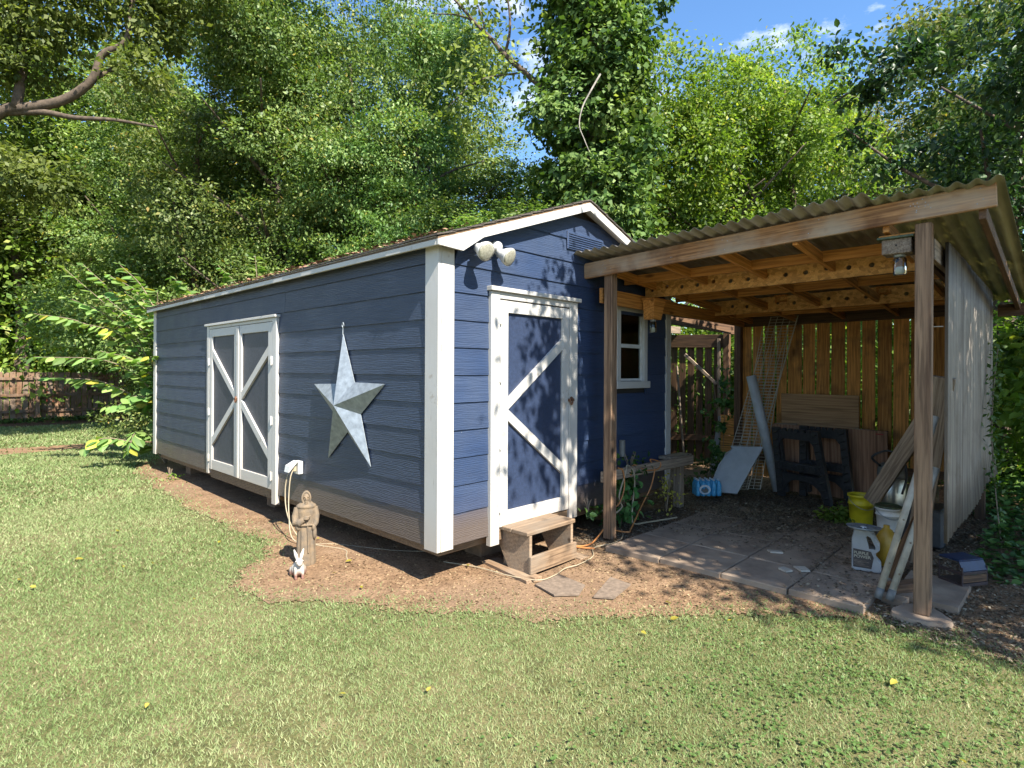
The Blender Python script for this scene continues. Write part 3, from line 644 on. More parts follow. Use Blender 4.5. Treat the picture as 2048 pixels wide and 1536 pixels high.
# a crossed door leaf. axis as in lap(); a0<a1 along the wall, hinge side h0 is the braces' outer side
def leafdoor(axis, a0, a1, z0, z1, mat, hinge_hi, st=.095, hz=(), off=.0, hinge_off=.0):
    def bb(name, u0, u1, o0, o1, v0, v1, mt, par, c=.003):
        if axis == 'y': return bxo(name, -o1, -o0, u0, u1, v0, v1, mt, par, c)
        return bxo(name, u0, u1, -o1, -o0, v0, v1, mt, par, c)
    wz_, wh = M['wz'], (M['wy'] if axis == 'y' else M['wx'])
    d = bb('door', a0 + .01, a1 - .01, .004, .022, z0 + .01, z1 - .01, mat, shed)
    p = .048
    bb('stile', a0, a0 + st, .0221, p, z0, z1, wz_, d); bb('stile', a1 - st, a1, .0221, p, z0, z1, wz_, d)
    bb('rail', a0 + st + .001, a1 - st - .001, .0221, p - .002, z1 - .10, z1 - .001, wh, d); bb('rail', a0 + st + .001, a1 - st - .001, .0221, p - .002, z0 + .001, z0 + .125, wh, d)
    # braces: from the latch-less side corners to mid height
    zm = (z0 + z1) / 2 + .03; i0, i1 = a0 + st, a1 - st
    apex = i0 if not hinge_hi else i1; outer = i1 if not hinge_hi else i0
    for s in (1, -1):
        zo = zm + s * .60; zi = zm + s * .045
        w = .078; pts = [(apex, zi + w * .6), (apex, zi - w * .6), (outer, zo - w), (outer, zo + w * .3)] if s > 0 else [(apex, zi + w * .6), (apex, zi - w * .6), (outer, zo - w * .3), (outer, zo + w)]
        V = []
        for o in (.0222, .046):
            for (u, v) in pts: V.append((-o, u, v) if axis == 'y' else (u, -o, v))
        c = Vector([sum(v[i] for v in V) / 8 for i in range(3)]); F = []
        for f in [(0, 1, 2, 3), (4, 5, 6, 7), (0, 1, 5, 4), (1, 2, 6, 5), (2, 3, 7, 6), (3, 0, 4, 7)]:
            q = [Vector(V[i]) for i in f]; nn = (q[1] - q[0]).cross(q[2] - q[0]); F.append(f if nn.dot(sum(q, Vector()) / 4 - c) > 0 else tuple(reversed(f)))
        # local x along the brace for the grain
        a = Vector(V[0]); b2 = Vector(V[2]); fm = frame(a, b2); inv = fm.inverted()
        me = mesh_data('brace', [inv @ (Vector(v) - c) for v in V], F, M['wl'])
        place(bpy.data.objects.new('brace', me), d, Matrix.Translation(c) @ fm)
    for z in hz:
        u = hinge_off; hb_ = MB()
        if axis == 'y': hb_.box(-.056, -.0485, u - .022, u + .022, z - .045, z + .045, .002); hb_.tube([(-.058, u, z - .05), (-.058, u, z + .05)], .007, 8)
        else: hb_.box(u - .022, u + .022, -.056, -.0485, z - .045, z + .045, .002); hb_.tube([(u, -.058, z - .05), (u, -.058, z + .05)], .007, 8)
        hb_.build('hinge', M['wz'], d)
    return d
dg = leafdoor('x', .605, 1.515, .36, 2.235, M['panel'], False, hz=(2.08, 1.60, 1.05, .53), hinge_off=.605)
d1 = leafdoor('y', 3.765, 4.70, .355, 2.175, M['panel2'], False, hz=(1.75, 1.10, .50), hinge_off=4.70)
d2 = leafdoor('y', 2.805, 3.745, .35, 2.175, M['panel2'], True, hz=(1.75, 1.10, .50), hinge_off=2.80)
bxo('astragal', -.062, -.0485, 3.70, 3.765, .36, 2.17, M['wz'], d2)
# casings
bxo('door_casing', .498, .598, -.052, 0, .225, 2.30, M['wz'], shed); bxo('door_casing', 1.522, 1.640, -.052, 0, .265, 2.30, M['wz'], shed)
bxo('door_casing', .599, 1.521, -.050, 0, 2.245, 2.30, M['wx'], shed); bxo('drip_cap', .475, 1.665, -.080, 0, 2.302, 2.338, M['wx'], shed)
bxo('door_sill', .60, 1.52, -.030, 0, .25, .352, M['skirt'], shed)
bxo('door_casing', -.05, 0, 2.695, 2.795, .20, 2.215, M['wz'], shed); bxo('door_casing', -.05, 0, 4.71, 4.79, .29, 2.215, M['wz'], shed)
bxo('door_casing', -.046, 0, 2.797, 4.708, 2.180, 2.215, M['wy'], shed); bxo('drip_cap', -.075, 0, 2.675, 4.815, 2.217, 2.245, M['wy'], shed)
bxo('door_sill', -.026, 0, 2.80, 4.70, .24, .345, M['skirt'], shed)
def latch(c, parent, axis):
    m = MB(); x, y, z = c
    for k in range(3):
        a = random.uniform(0, 3); m.tube([(x + .02 * math.cos(a + q) * (axis == 'x') - .004 * k, y + .02 * math.cos(a + q) * (axis == 'y') - .004 * k, z + .03 * math.sin(a + q) - .006 * k) for q in np.linspace(0, 5.5, 10)], .006, 6)
    if axis == 'x': m.box(x - .045, x + .045, y - .002, y + .006, z - .012, z + .014, .002)
    else: m.box(x - .002, x + .006, y - .045, y + .045, z - .012, z + .014, .002)
    m.build('latch', M['rust'], parent)
latch((1.535, -.062, 1.38), dg, 'x'); latch((-.066, 3.76, 1.30), d1, 'y')
# window
wdw = bxo('window', 2.33, 2.93, -.040, 0, 2.290, 2.365, M['wx'], shed)
bxo('frame', 2.33, 2.40, -.040, 0, 1.545, 2.289, M['wz'], wdw); bxo('frame', 2.86, 2.93, -.040, 0, 1.545, 2.289, M['wz'], wdw)
bxo('sill', 2.31, 2.96, -.060, 0, 1.47, 1.545, M['wx'], wdw)
for z0, z1, y in ((1.92, 2.29, .006), (1.55, 1.93, .0)):
    m = MB(); m.box(2.401, 2.43, y - .014, y + .006, z0, z1, .002).box(2.83, 2.859, y - .014, y + .006, z0, z1, .002).box(2.43, 2.83, y - .012, y + .006, z0, z0 + .025, .002).box(2.43, 2.83, y - .012, y + .006, z1 - .025, z1, .002)
    m.build('sash', M['whitep'], wdw); bxo('pane', 2.43, 2.83, y - .004, y, z0 + .025, z1 - .025, M['glass'], wdw, 0)
bxo('blind', 2.44, 2.82, .06, .10, 2.17, 2.25, M['cord'], wdw); MB().tube([(2.62, .06, 2.2), (2.58, .055, 1.75)], .006, 6).build('blind_wand', M['whitep'], wdw)
bxo('inner_frame', 2.44, 2.50, .12, .15, 1.5, 2.2, M['darkwood'], wdw); bxo('inner_frame', 2.76, 2.82, .12, .15, 1.5, 2.2, M['darkwood'], wdw)
MB().tube([(2.42, -.045, .76), (2.42, -.045, .93)], .032, 12).build('vent_pipe', M['grey'], shed)
for i, (x, y, l, s) in enumerate([(.72, .30, 'nearest the corner, left of the wooden step', 1), (2.45, .22, 'under the gable wall behind the left carport post', 1), (.25, 3.4, 'under the double doors', 1), (.25, 6.4, 'under the far end', 1)]):
    b = MB().box(x, x + .40, y, y + .22, .0, .205, .008)
    tag(b.build('support_block', M['block']), 'brown block carrying the shed floor, ' + l, 'block', 'blocks under the shed')

# ------------------------------------------------------------------ things on the shed
# metal star
tips = [(1.338, 1.981), (.663, 1.537), (.875, .829), (1.600, .824), (1.878, 1.514)]
cy, cz = np.mean([t[0] for t in tips]), np.mean([t[1] for t in tips])
star = thing('barn_star', (-.03, cy, cz), 'large galvanised five pointed barn star hanging on the long blue wall', 'star')
inn = []
for i in range(5):
    a, b = tips[i], tips[(i + 1) % 5]; mx_, mz_ = (a[0] + b[0]) / 2 - cy, (a[1] + b[1]) / 2 - cz; L = math.hypot(mx_, mz_); inn.append((cy + mx_ / L * .245, cz + mz_ / L * .245))
ctr = (-.165, cy, cz)
for i in range(5):
    t = tips[i]; V = [ctr, (-.034, *t), (-.034, *inn[i]), (-.034, *inn[i - 1]), (-.030, *t), (-.030, *inn[i]), (-.030, *inn[i - 1]), (-.15, cy, cz)]
    m = MB(); m.add(V, [(0, 1, 2), (0, 3, 1), (7, 5, 4), (7, 4, 6), (1, 4, 5, 2), (1, 3, 6, 4)]); m.build('star_point', M['steel'], star)
MB().tube(catmull([(-.036, 1.338, 1.97), (-.034, 1.34, 2.03), (-.036, 1.322, 2.055), (-.036, 1.335, 2.085), (-.036, 1.352, 2.06), (-.034, 1.338, 2.03)], 5), .0035, 6).build('hanger', M['steel'], star)
# floodlight
fl = thing('floodlight', (.535, -.03, 2.64), 'white double floodlight with two round lamps under the gable eave', 'floodlight')
MB().tube([(.555, -.024, 2.665), (.548, -.075, 2.655)], [.052, .045], 16).build('base', M['whitep'], fl, True)
for hx, hy, hz_, tx in ((.262, -.235, 2.555, -.10), (.565, -.19, 2.560, .16)):
    h = Vector((hx, hy, hz_)); d = Vector((tx, -1.0, -.42)).normalized(); s = Vector((.54, -.07, 2.65)); b0 = h - d * .12
    cup = MB().tube([s, (s + b0) / 2 + Vector((0, 0, .01)), b0], [.022, .026, .034], 12); cup.build('arm', M['whitep'], fl, True)
    lamp = MB().tube([b0, b0 + d * .035, b0 + d * .075, b0 + d * .112, b0 + d * .12], [.034, .04, .062, .074, .075], 20).build('lamp_head', M['whitep'], fl, True)
    MB().tube([b0 + d * .121, b0 + d * .128, b0 + d * .134], [.073, .055, .02], 20).build('lens', M['lens'], lamp, True)
# outlet with raised cover and plugged cords
ou = thing('outlet_box', (-.03, 2.17, .66), 'white weatherproof outlet with its cover flipped open beside the double doors', 'outlet')
oy, oz = 2.165, .665
bxo('box', -.075, -.0245, oy - .05, oy + .05, oz - .06, oz + .07, M['whitep'], ou, .006)
m = MB(); m.add([(-.078, oy + .045, oz + .07), (-.078, oy - .045, oz + .07), (-.16, oy - .045, oz + .03), (-.16, oy + .045, oz + .03), (-.17, oy - .045, oz - .03), (-.17, oy + .045, oz - .03)], [(0, 1, 2, 3), (3, 2, 4, 5), (0, 3, 5), (1, 4, 2)])
c = m.build('cover', M['whitep'], ou); mod = c.modifiers.new('thick', 'SOLIDIFY'); mod.thickness = .006
MB().box(-.11, -.079, oy - .02, oy + .02, oz - .03, oz + .02, .004).build('plug', M['cord'], ou)
MB().tube(catmull([(-.11, 2.175, .655), (-.15, 2.19, .60), (-.17, 2.20, .45), (-.20, 2.10, .26), (-.21, 1.9, .10), (-.16, 1.72, .022), (0, 1.55, .016), (.18, 1.18, .018), (.30, .95, .018), (.5, .72, .018)], 8), .0055, 6).build('extension_cord', M['cord'], None, label='cream extension cord dropping from the outlet and running under the shed', category='cord')
MB().tube(catmull([(-.11, 2.155, .655), (-.14, 2.15, .58), (-.165, 2.13, .42), (-.20, 2.05, .24), (-.25, 1.85, .05), (-.12, 1.60, .02), (-.02, 1.32, .018), (-.10, 1.15, .018), (-.16, 1.02, .018)], 8), .0055, 6).build('extension_cord', M['cord'], None, label='second cream cord from the outlet ending in a loop behind the monk statue', category='cord')

# monk statue, one remeshed body
def remesh(o, vox, sm_it=6):
    r = o.modifiers.new('unite', 'REMESH'); r.mode = 'VOXEL'; r.voxel_size = vox; r.use_smooth_shade = True
    if sm_it: s = o.modifiers.new('soften', 'SMOOTH'); s.iterations = sm_it; s.factor = .4
def monk():
    m = MB(); n = 40; rings = []
    prof = [(0, .088, .075), (.02, .092, .078), (.20, .086, .070), (.34, .080, .062), (.40, .082, .060), (.46, .090, .062), (.50, .088, .058), (.525, .066, .05), (.545, .040, .038)]
    V = []
    for z, rx, ry in prof:
        for k in range(n):
            t = 2 * math.pi * k / n; f = 1 + (.05 * math.sin(9 * t + .5) + .03 * math.sin(14 * t)) * (1 if z < .36 else 0) * min(1, (.40 - z) * 5)
            V.append((rx * math.cos(t) * f, ry * math.sin(t) * f, z))
    F = [(i * n + k, i * n + (k + 1) % n, (i + 1) * n + (k + 1) % n, (i + 1) * n + k) for i in range(len(prof) - 1) for k in range(n)]
    F += [tuple(reversed(range(n))), tuple((len(prof) - 1) * n + k for k in range(n))]; m.add(V, F)
    m.ell((0, .0, .500), (.096, .068, .034))                       # shoulder cape
    m.ell((0, .01, .572), (.046, .050, .058)); m.ell((0, -.006, .570), (.034, .046, .045))   # hood and head
    V = []                                                           # hood rim
    m.tube([(.040 * math.cos(t), -.030 - .006 * math.cos(2 * t), .572 + .050 * math.sin(t)) for t in np.linspace(0, 2 * math.pi, 22)], .0085, 6, False)
    m.ell((0, -.052, .566), (.007, .010, .014)); m.tube([(-.013, -.052, .545), (0, -.056, .547), (.013, -.052, .545)], .0045, 6); m.ell((0, -.046, .532), (.017, .012, .013))
    m.tube([(-.026, -.043, .585), (-.010, -.051, .587)], .005, 6); m.tube([(.026, -.043, .585), (.010, -.051, .587)], .005, 6)
    # right arm (viewer's left): elbow out, sleeve hanging, hand at the chest with a bird
    m.tube([(-.082, 0, .49), (-.100, -.01, .42), (-.098, -.03, .37), (-.06, -.060, .375), (-.02, -.075, .40)], [.030, .034, .038, .032, .020], 12)
    m.ell((-.075, -.035, .345), (.030, .028, .045)); m.ell((.0, -.082, .408), (.030, .020, .012)); m.ell((.004, -.086, .422), (.028, .014, .012)); m.ell((.034, -.086, .430), (.010, .009, .009)); 
    # left arm down, holding a pouch
    m.tube([(.080, 0, .49), (.094, -.01, .42), (.088, -.03, .36), (.076, -.05, .34)], [.029, .031, .028, .020], 12); m.ell((.070, -.058, .325), (.018, .014, .026)); m.ell((.078, -.045, .28), (.022, .026, .055))
    m.tube([(.01, -.066, .37), (.02, -.07, .25), (.022, -.078, .12)], .008, 8); m.tube([(-.05, -.062, .35), (.0, -.075, .352), (.06, -.06, .35)], .008, 8)
    return m
st = thing('monk_statue', (-.435, 1.227, 0), 'weathered brown stone statue of a hooded monk holding a bird, standing behind the rabbit', 'statue')
mo = monk(); me = mesh_data('figure', mo.V, mo.F, M['stone'], True)
Zf = Matrix.Translation((-.435, 1.227, 0)) @ Matrix.Rotation(R(-26), 4, 'Z') @ Matrix.Diagonal((.86, .9, 1, 1))
fo = place(bpy.data.objects.new('figure', me), st, Zf); remesh(fo, .0034, 1)
def rabbit():
    m = MB(); m.ell((0, .03, .060), (.055, .075, .060)); m.ell((0, -.02, .085), (.042, .045, .060)); m.ell((0, -.055, .142), (.030, .038, .030)); m.ell((0, -.086, .134), (.017, .016, .015))
    for s in (-1, 1):
        m.tube([(s * .012, -.035, .155), (s * .022, -.025, .19), (s * .036, -.02, .235)], [.010, .015, .005], 10); m.ell((s * .045, .055, .040), (.022, .045, .040)); m.ell((s * .025, -.055, .015), (.014, .025, .014)); m.tube([(s * .024, -.045, .09), (s * .026, -.058, .02)], [.016, .011], 8); m.ell((s * .027, -.066, .150), (.006, .007, .007))
    m.ell((0, .11, .05), (.02, .018, .018)); return m
mr_, t, p = new_mat('rabbit_paint'); cc = N(t, 'ShaderNodeTexCoord'); sx = N(t, 'ShaderNodeSeparateXYZ'); t.links.new(cc.outputs['Object'], sx.inputs[0])
v, _ = coords(t, (1, 1, 1)); nn = noise_n(t, v, 26, 5); a_ = N(t, 'ShaderNodeMath', operation='MULTIPLY_ADD'); a_.inputs[1].default_value = .09; t.links.new(nn, a_.inputs[0]); t.links.new(sx.outputs[2], a_.inputs[2])
t.links.new(ramp(t, a_.outputs[0], [(.045, (.10, .045, .03)), (.08, (.18, .085, .06)), (.115, (.36, .33, .28)), (.3, (.46, .43, .38))]).outputs[0], p.inputs['Base Color']); p.inputs['Roughness'].default_value = .6
rb = thing('rabbit_statue', (-.616, .989, 0), 'small white and brown painted rabbit figure with upright ears in front of the monk', 'rabbit statue')
ra = rabbit(); me = mesh_data('figure', ra.V, ra.F, mr_, True)
fo = place(bpy.data.objects.new('figure', me), rb, Matrix.Translation((-.616, .989, -.003)) @ Matrix.Rotation(R(-20), 4, 'Z')); remesh(fo, .003, 1)
for s in (-1, 1):
    e = MB().ell((0, 0, 0), (.0045, .003, .0045)); me = mesh_data('eye', e.V, e.F, M['dark'], True); place(bpy.data.objects.new('eye', me), rb, Matrix.Translation((-.616, .989, -.003)) @ Matrix.Rotation(R(-20), 4, 'Z') @ Matrix.Translation((s * .026, -.078, .150)))

# wooden step box before the gable door
sp = thing('step_box', (1.08, -.1, 0), 'open fronted weathered wooden step box below the white framed gable door', 'step')
SX0, SX1, SY0, SY1, ST = .66, 1.22, -.33, .02, .335
for k in range(2):
    ya = SY0 - .005 + k * .18; bxo('tread', SX0 - .03, SX1 + .03, ya, ya + .172, ST, ST + .034, M['stoolwood'], sp, .005)
for x0 in (SX0, SX1 - .03):
    m = MB(); V = []
    for xx in (x0, x0 + .03):
        for (yy, zz) in ((SY0, .03), (SY0, ST - .001), (SY1, ST - .001), (SY1, .22), (SY1 - .12, .03)): V.append((xx, yy, zz))
    m.add(V, [(0, 1, 2, 3, 4), (9, 8, 7, 6, 5), (0, 5, 6, 1), (1, 6, 7, 2), (2, 7, 8, 3), (3, 8, 9, 4), (4, 9, 5, 0)]); m.build('side_panel', M['stoolwood'], sp)
bxo('front_board', SX0 - .012, SX1 + .02, SY0 - .028, SY0 - .001, .035, .175, M['stoolwood'], sp, .004)
bxo('back_leg', SX0 + .04, SX0 + .08, SY1 - .06, SY1 - .02, .03, ST - .001, M['stoolwood'], sp, .004)
b1 = board('timber', (.62, -.42, .016), (.70, .16, .016), .035, .16, M['stoolwood'], None, label='flat old timber under the left side of the step box', category='timber')
b2 = board('timber', (1.33, -.40, .016), (1.38, .12, .016), .035, .17, M['stoolwood'], None, label='flat old timber under the right side of the step box', category='timber')
for k, (pts, l) in enumerate([([(.50, -.72), (.56, -.48), (.86, -.46), (.82, -.76), (.64, -.84)], 'nearest the step box'), ([(.68, -.94), (.86, -.88), (1.10, -.80), (1.08, -1.0), (.76, -1.06)], 'at the lawn edge')]):
    m = MB(); m.prism(pts, .012, Matrix.Translation((0, 0, .008))); tag(m.build('stepping_mat', M['mat']), 'flat grey stepping slab partly hidden by litter, ' + l, 'stepping slab', 'stepping slabs before the door')
MB().tube(catmull([(.40, .42, .02), (.50, .10, .025), (.53, -.22, .03), (.62, -.46, .03), (.80, -.48, .03), (.98, -.44, .03), (1.12, -.47, .035), (1.36, -.44, .04), (1.52, -.34, .06), (1.72, -.42, .08), (1.95, -.36, .075), (2.15, -.22, .08)], 8), .0042, 6).build('extension_cord', M['cord'], None, label='cream cord curving round the front of the step box to the carport post', category='cord')

# ------------------------------------------------------------------ carport
cp = thing('lean_to_carport', (3.6, -1.45, .05), 'open timber carport with corrugated metal roof and slatted back wall beside the shed', 'carport')
FX = 1.80
board('front_beam', (FX, -.015, 2.625), (FX, -3.10, 2.735), .148, .038, M['beam'], cp, c=.005)
for y0, y1, x0, z0 in ((-.315, -.222, 1.822, .06), (-2.775, -2.682, 1.822, .07)):
    board('post', (x0 + .045, (y0 + y1) / 2, z0), (x0 + .045, (y0 + y1) / 2, 2.63), .093, .090, M['post'], cp, up=(1, 0, 0), c=.005)
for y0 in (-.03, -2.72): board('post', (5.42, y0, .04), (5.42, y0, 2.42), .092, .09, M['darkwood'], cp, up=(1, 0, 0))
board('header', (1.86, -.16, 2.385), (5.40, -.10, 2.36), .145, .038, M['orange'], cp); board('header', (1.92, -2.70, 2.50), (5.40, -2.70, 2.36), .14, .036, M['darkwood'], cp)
def rz(x): return 2.70 - .075 * (x - 1.8)           # underside of the roof deck
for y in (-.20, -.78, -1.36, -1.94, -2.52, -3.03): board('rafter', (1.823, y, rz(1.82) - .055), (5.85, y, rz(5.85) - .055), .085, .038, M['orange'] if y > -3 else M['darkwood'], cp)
for x in (2.45, 3.55, 4.9): board('purlin', (x, -.05, rz(x) - .050), (x, -2.66, rz(x) - .045), .088, .034, M['orange'], cp)
def holebeam(x, ya, yb, za, zb, h, n, jx):
    """strand board joist with a row of round holes"""
    L = ya - yb; slope = (zb - za) / L; nh = n; r = .021; V = []; F = []; segs = 12
    us = [L * (k + .45) / nh for k in range(nh)]; cell = L / nh; t = .022
    mat = Matrix(((0, 0, -1, x), (-1, 0, 0, ya), (slope, 1, 0, za), (0, 0, 0, 1)))
    m = MB()
    for k in range(nh):
        c = (cell * (k + .5), h / 2); hy = h / 2 + (.012 if k % 3 == 1 else -.004)
        sq = []
        for q in range(segs):
            a = 2 * math.pi * (q + .5) / segs; dxx, dyy = math.cos(a), math.sin(a); s = min(cell / 2 / abs(dxx), h / 2 / abs(dyy)); sq.append((c[0] + dxx * s, h / 2 + dyy * s))
        # snap corners
        for cx_, cy_ in ((cell * k, 0), (cell * (k + 1), 0), (cell * k, h), (cell * (k + 1), h)):
            i = min(range(segs), key=lambda i: (sq[i][0] - cx_) ** 2 + (sq[i][1] - cy_) ** 2); sq[i] = (cx_, cy_)
        ci = [(c[0] + r * math.cos(2 * math.pi * (q + .5) / segs), hy + r * math.sin(2 * math.pi * (q + .5) / segs)) for q in range(segs)]
        VV = [(p[0], p[1], 0) for p in sq] + [(p[0], p[1], 0) for p in ci] + [(p[0], p[1], -t) for p in sq] + [(p[0], p[1], -t) for p in ci]; FF = []
        for q in range(segs):
            b = (q + 1) % segs; FF += [(q, b, segs + b, segs + q), (2 * segs + b, 2 * segs + q, 3 * segs + q, 3 * segs + b), (segs + q, segs + b, 3 * segs + b, 3 * segs + q)]
            if abs(sq[q][1] - sq[b][1]) < 1e-6 or k in (0, nh - 1): FF.append((b, q, 2 * segs + q, 2 * segs + b))
        m.add(VV, FF, mat)
    m.build('joist', M['osb'], cp)
holebeam(2.80, -.085, -2.66, 2.449, 2.470, .175, 15, 0); holebeam(4.42, -.085, -2.66, 2.372, 2.392, .180, 14, 0)
for x, ys in ((2.80, (-.75, -1.95)), (4.42, (-.95, -2.0))):
    for y in ys: bxo('hanger_block', x + .002, x + .038, y - .045, y + .045, 2.57, rz(x) - .02, M['orange'], cp)
# corrugated roof sheets, waves run across the width, each sheet a part; ridges along X
edges = [(-.012, -.70), (-.66, -1.30), (-1.26, -1.90), (-1.86, -2.46), (-2.42, -3.14)]
def corsheet(name, ya, yb, xa, xb, zoff, mat, parent, p=.098, amp=.014, th=.0015, skew=0):
    ny = int((ya - yb) / p * 8); ys = np.linspace(ya, yb, ny); nx = 6; V = []
    for j in range(nx):
        x = xa + (xb - xa) * j / (nx - 1)
        for y in ys: V.append((x + (skew * (ya - y) if j == 0 else 0) + random.uniform(-.002, .002), y, rz(x) + zoff + amp + amp * math.sin(2 * math.pi * y / p) + .035 * max(0, -y - 0) / 3 + (.012 * math.sin(y * 2.1) if j == 0 else 0)))
    F = [(j * ny + i, j * ny + i + 1, (j + 1) * ny + i + 1, (j + 1) * ny + i) for j in range(nx - 1) for i in range(ny - 1)]
    m = MB(); m.add(V, F); o = m.build(name, mat, parent, True); md = o.modifiers.new('t', 'SOLIDIFY'); md.thickness = th; return o
for k, (a, b) in enumerate(edges): corsheet('roof_sheet', a, b, 1.60 + random.uniform(-.02, .02) + (.10 if k == 4 else 0), 5.95, .052 + .004 * (k % 2), M['fibre'] if k == 4 else M['roofmetal'], cp)
nl = MB()
for y0, n in ((-.27, 9), (-2.72, 12), (-1.4, 3), (-.9, 2), (-2.1, 2), (-3.0, 3)):
    for k in range(n):
        y = y0 + random.uniform(-.06, .06); z = 2.625 + .0357 * (-y) + random.uniform(-.055, .055); nl.tube([(1.782, y, z), (1.7795, y, z)], .0035, 6)
nl.build('nail_head', M['steel'], cp)['kind'] = 'stuff'
# slatted back wall
gaps = [-.02, -.19, -.352, -.515, -.668, -.858, -1.025, -1.198, -1.377, -1.545, -1.712, -1.885, -2.057, -2.23, -2.40, -2.57, -2.70]
for a, b in zip(gaps[:-1], gaps[1:]):
    g = random.uniform(.007, .014); bot = random.uniform(.16, .24) if b > -1.4 else random.uniform(.42, .5)
    j = random.uniform(-.006, .006)
    board('fence_plank', (5.50, (a + b) / 2 + j, bot), (5.50, (a + b) / 2, 2.40), abs(a - b) - 2 * g, .018, M['fence'], cp, up=(0, 1, 0), c=.002)
board('fence_rail', (5.47, -.02, .47), (5.47, -2.72, .47), .09, .038, M['darkwood'], cp); board('fence_rail', (5.47, -.02, 2.36), (5.47, -2.72, 2.37), .14, .038, M['darkwood'], cp)
# corrugated side panel
ps = [(2.14, .485), (2.55, .49), (3.2, .47), (3.9, .50), (4.45, .58), (4.9, .56)]
def sidepanel(x0, x1, ztop, name):
    p = .068; nx = int((x1 - x0) / p * 8); V = []; nz = 7
    for i in range(nx + 1):
        x = x0 + (x1 - x0) * i / nx; zb = np.interp(x, [q[0] for q in ps], [q[1] for q in ps]) + .008 * math.sin(x * 31)
        for k in range(nz):
            z = zb + (ztop - zb) * k / (nz - 1); cr = -.05 * max(0, .75 - z) * max(0, x - 3.0) * 2.0
            V.append((x, -2.812 + .012 * math.sin(2 * math.pi * x / p) + cr, z))
    F = [(i * nz + k, (i + 1) * nz + k, (i + 1) * nz + k + 1, i * nz + k + 1) for i in range(nx) for k in range(nz - 1)]
    m = MB(); m.add(V, F); o = m.build(name, M['wallmetal'], cp, True); o.modifiers.new('t', 'SOLIDIFY').thickness = .0015
sidepanel(2.16, 3.40, 2.55, 'side_sheet'); sidepanel(3.36, 4.6, 2.535, 'side_sheet'); sidepanel(4.55, 5.46, 2.53, 'side_sheet')
board('side_rail', (1.94, -2.76, 2.47), (5.4, -2.76, 2.45), .14, .036, M['greywood'], cp); board('side_rail', (2.3, -2.775, .78), (5.4, -2.775, .78), .09, .036, M['darkwood'], cp)
board('far_girt', (5.45, -2.86, 2.33), (5.45, -4.4, 2.36), .13, .05, M['darkwood'], cp)
bxo('shelf_bracket', 2.2, 2.215, -2.79, -2.70, 1.97, 1.977, M['pvc'], cp)
# rail bench between the left post and a short leg
bn = thing('low_rail', (2.7, -.2, .05), 'low weathered plank rail from the left carport post to a short leg, hung with cords', 'rail')
board('plank', (1.845, -.195, .635), (3.66, -.21, .615), .105, .038, M['greywood'], bn); board('plank', (3.20, -.10, .665), (3.72, -.10, .655), .038, .15, M['greywood'], bn)
board('leg', (3.56, -.09, .05), (3.56, -.09, .60), .09, .09, M['greywood'], bn, up=(1, 0, 0))
MB().tube(catmull([(1.90, -.16, .30), (2.0, -.19, .24), (2.15, -.22, .30), (2.10, -.22, .42), (2.2, -.225, .62), (2.28, -.20, .70), (2.36, -.225, .62), (2.36, -.235, .48), (2.30, -.25, .30), (2.28, -.27, .13), (2.5, -.30, .10), (2.9, -.42, .10)], 8), .008, 6).build('hanging_cord', M['cord'], None, label='cream cord looped over the low rail and trailing to the slab', category='cord')
MB().tube(catmull([(2.30, -.225, .60), (2.40, -.20, .69), (2.58, -.225, .62), (2.82, -.235, .60), (2.90, -.22, .66), (2.72, -.20, .71), (2.78, -.22, .60), (2.66, -.24, .42), (2.55, -.22, .28), (2.2, -.30, .10), (2.05, -.36, .10), (2.0, -.2, .10)], 8), .007, 6).build('hanging_cord', M['ocord'], None, label='orange cord draped in loops over the low rail', category='cord')
MB().tube(catmull([(2.08, -.215, .70), (2.16, -.225, .66), (2.17, -.235, .50), (2.08, -.24, .36), (1.98, -.22, .30), (1.96, -.2, .2), (1.6, -.26, .07), (1.45, -.18, .05), (1.5, -.36, .06)], 8), .007, 6).build('hanging_cord', M['ocord'], None, label='orange cord beside the left post running down to the dirt', category='cord')
# jar feeders
def jar(parent, c, r, h):
    b = MB().lathe([(r * .80, h * .98), (r * .80, h * .9), (r, h * .8), (r, h * .08), (r * .86, 0), (r * .5, 0)], Matrix.Translation(c), 20); j = b.build('jar', M['jar'], parent, True)
    MB().lathe([(r * .86, 0), (r * .88, h * .16), (r * .80, h * .17)], Matrix.Translation(Vector(c) + Vector((0, 0, h * .92))), 20).build('lid', M['steel'], j, True)
    MB().lathe([(r * .84, .004), (r * .90, h * .3), (r * .5, h * .42), (.002, h * .42)], Matrix.Translation(c), 16).build('filling', M['whitep'] if r > .033 else M['greywood'], j, True)
f1 = thing('jar_feeder', (2.70, -.25, 2.2), 'wooden bee box with glass jar hanging from the left header by the window', 'bee box', 'wooden boxes with glass jars')
m = MB(); m.add([(2.60, -.30, 2.20), (2.76, -.30, 2.20), (2.76, -.19, 2.20), (2.60, -.19, 2.20), (2.57, -.33, 2.40), (2.80, -.33, 2.40), (2.80, -.19, 2.40), (2.57, -.19, 2.40)], boxvf(0, 1, 0, 1, 0, 1)[1]); m.build('box', M['orange'], f1)
bxo('top_board', 2.54, 2.90, -.34, -.185, 2.401, 2.418, M['orange'], f1); jar(f1, (2.68, -.25, 2.06), .036, .13)
f2 = thing('jar_feeder', (1.78, -2.56, 2.4), 'wooden bee box with a frosty glass jar under it fixed beside the right carport post', 'bee box', 'wooden boxes with glass jars')
m = MB(); m.box(1.85, 2.0, -2.66, -2.49, 2.455, 2.555, .004); m.build('box', M['greywood'], f2); bxo('top_board', 1.83, 2.02, -2.675, -2.465, 2.556, 2.572, M['green'], f2)
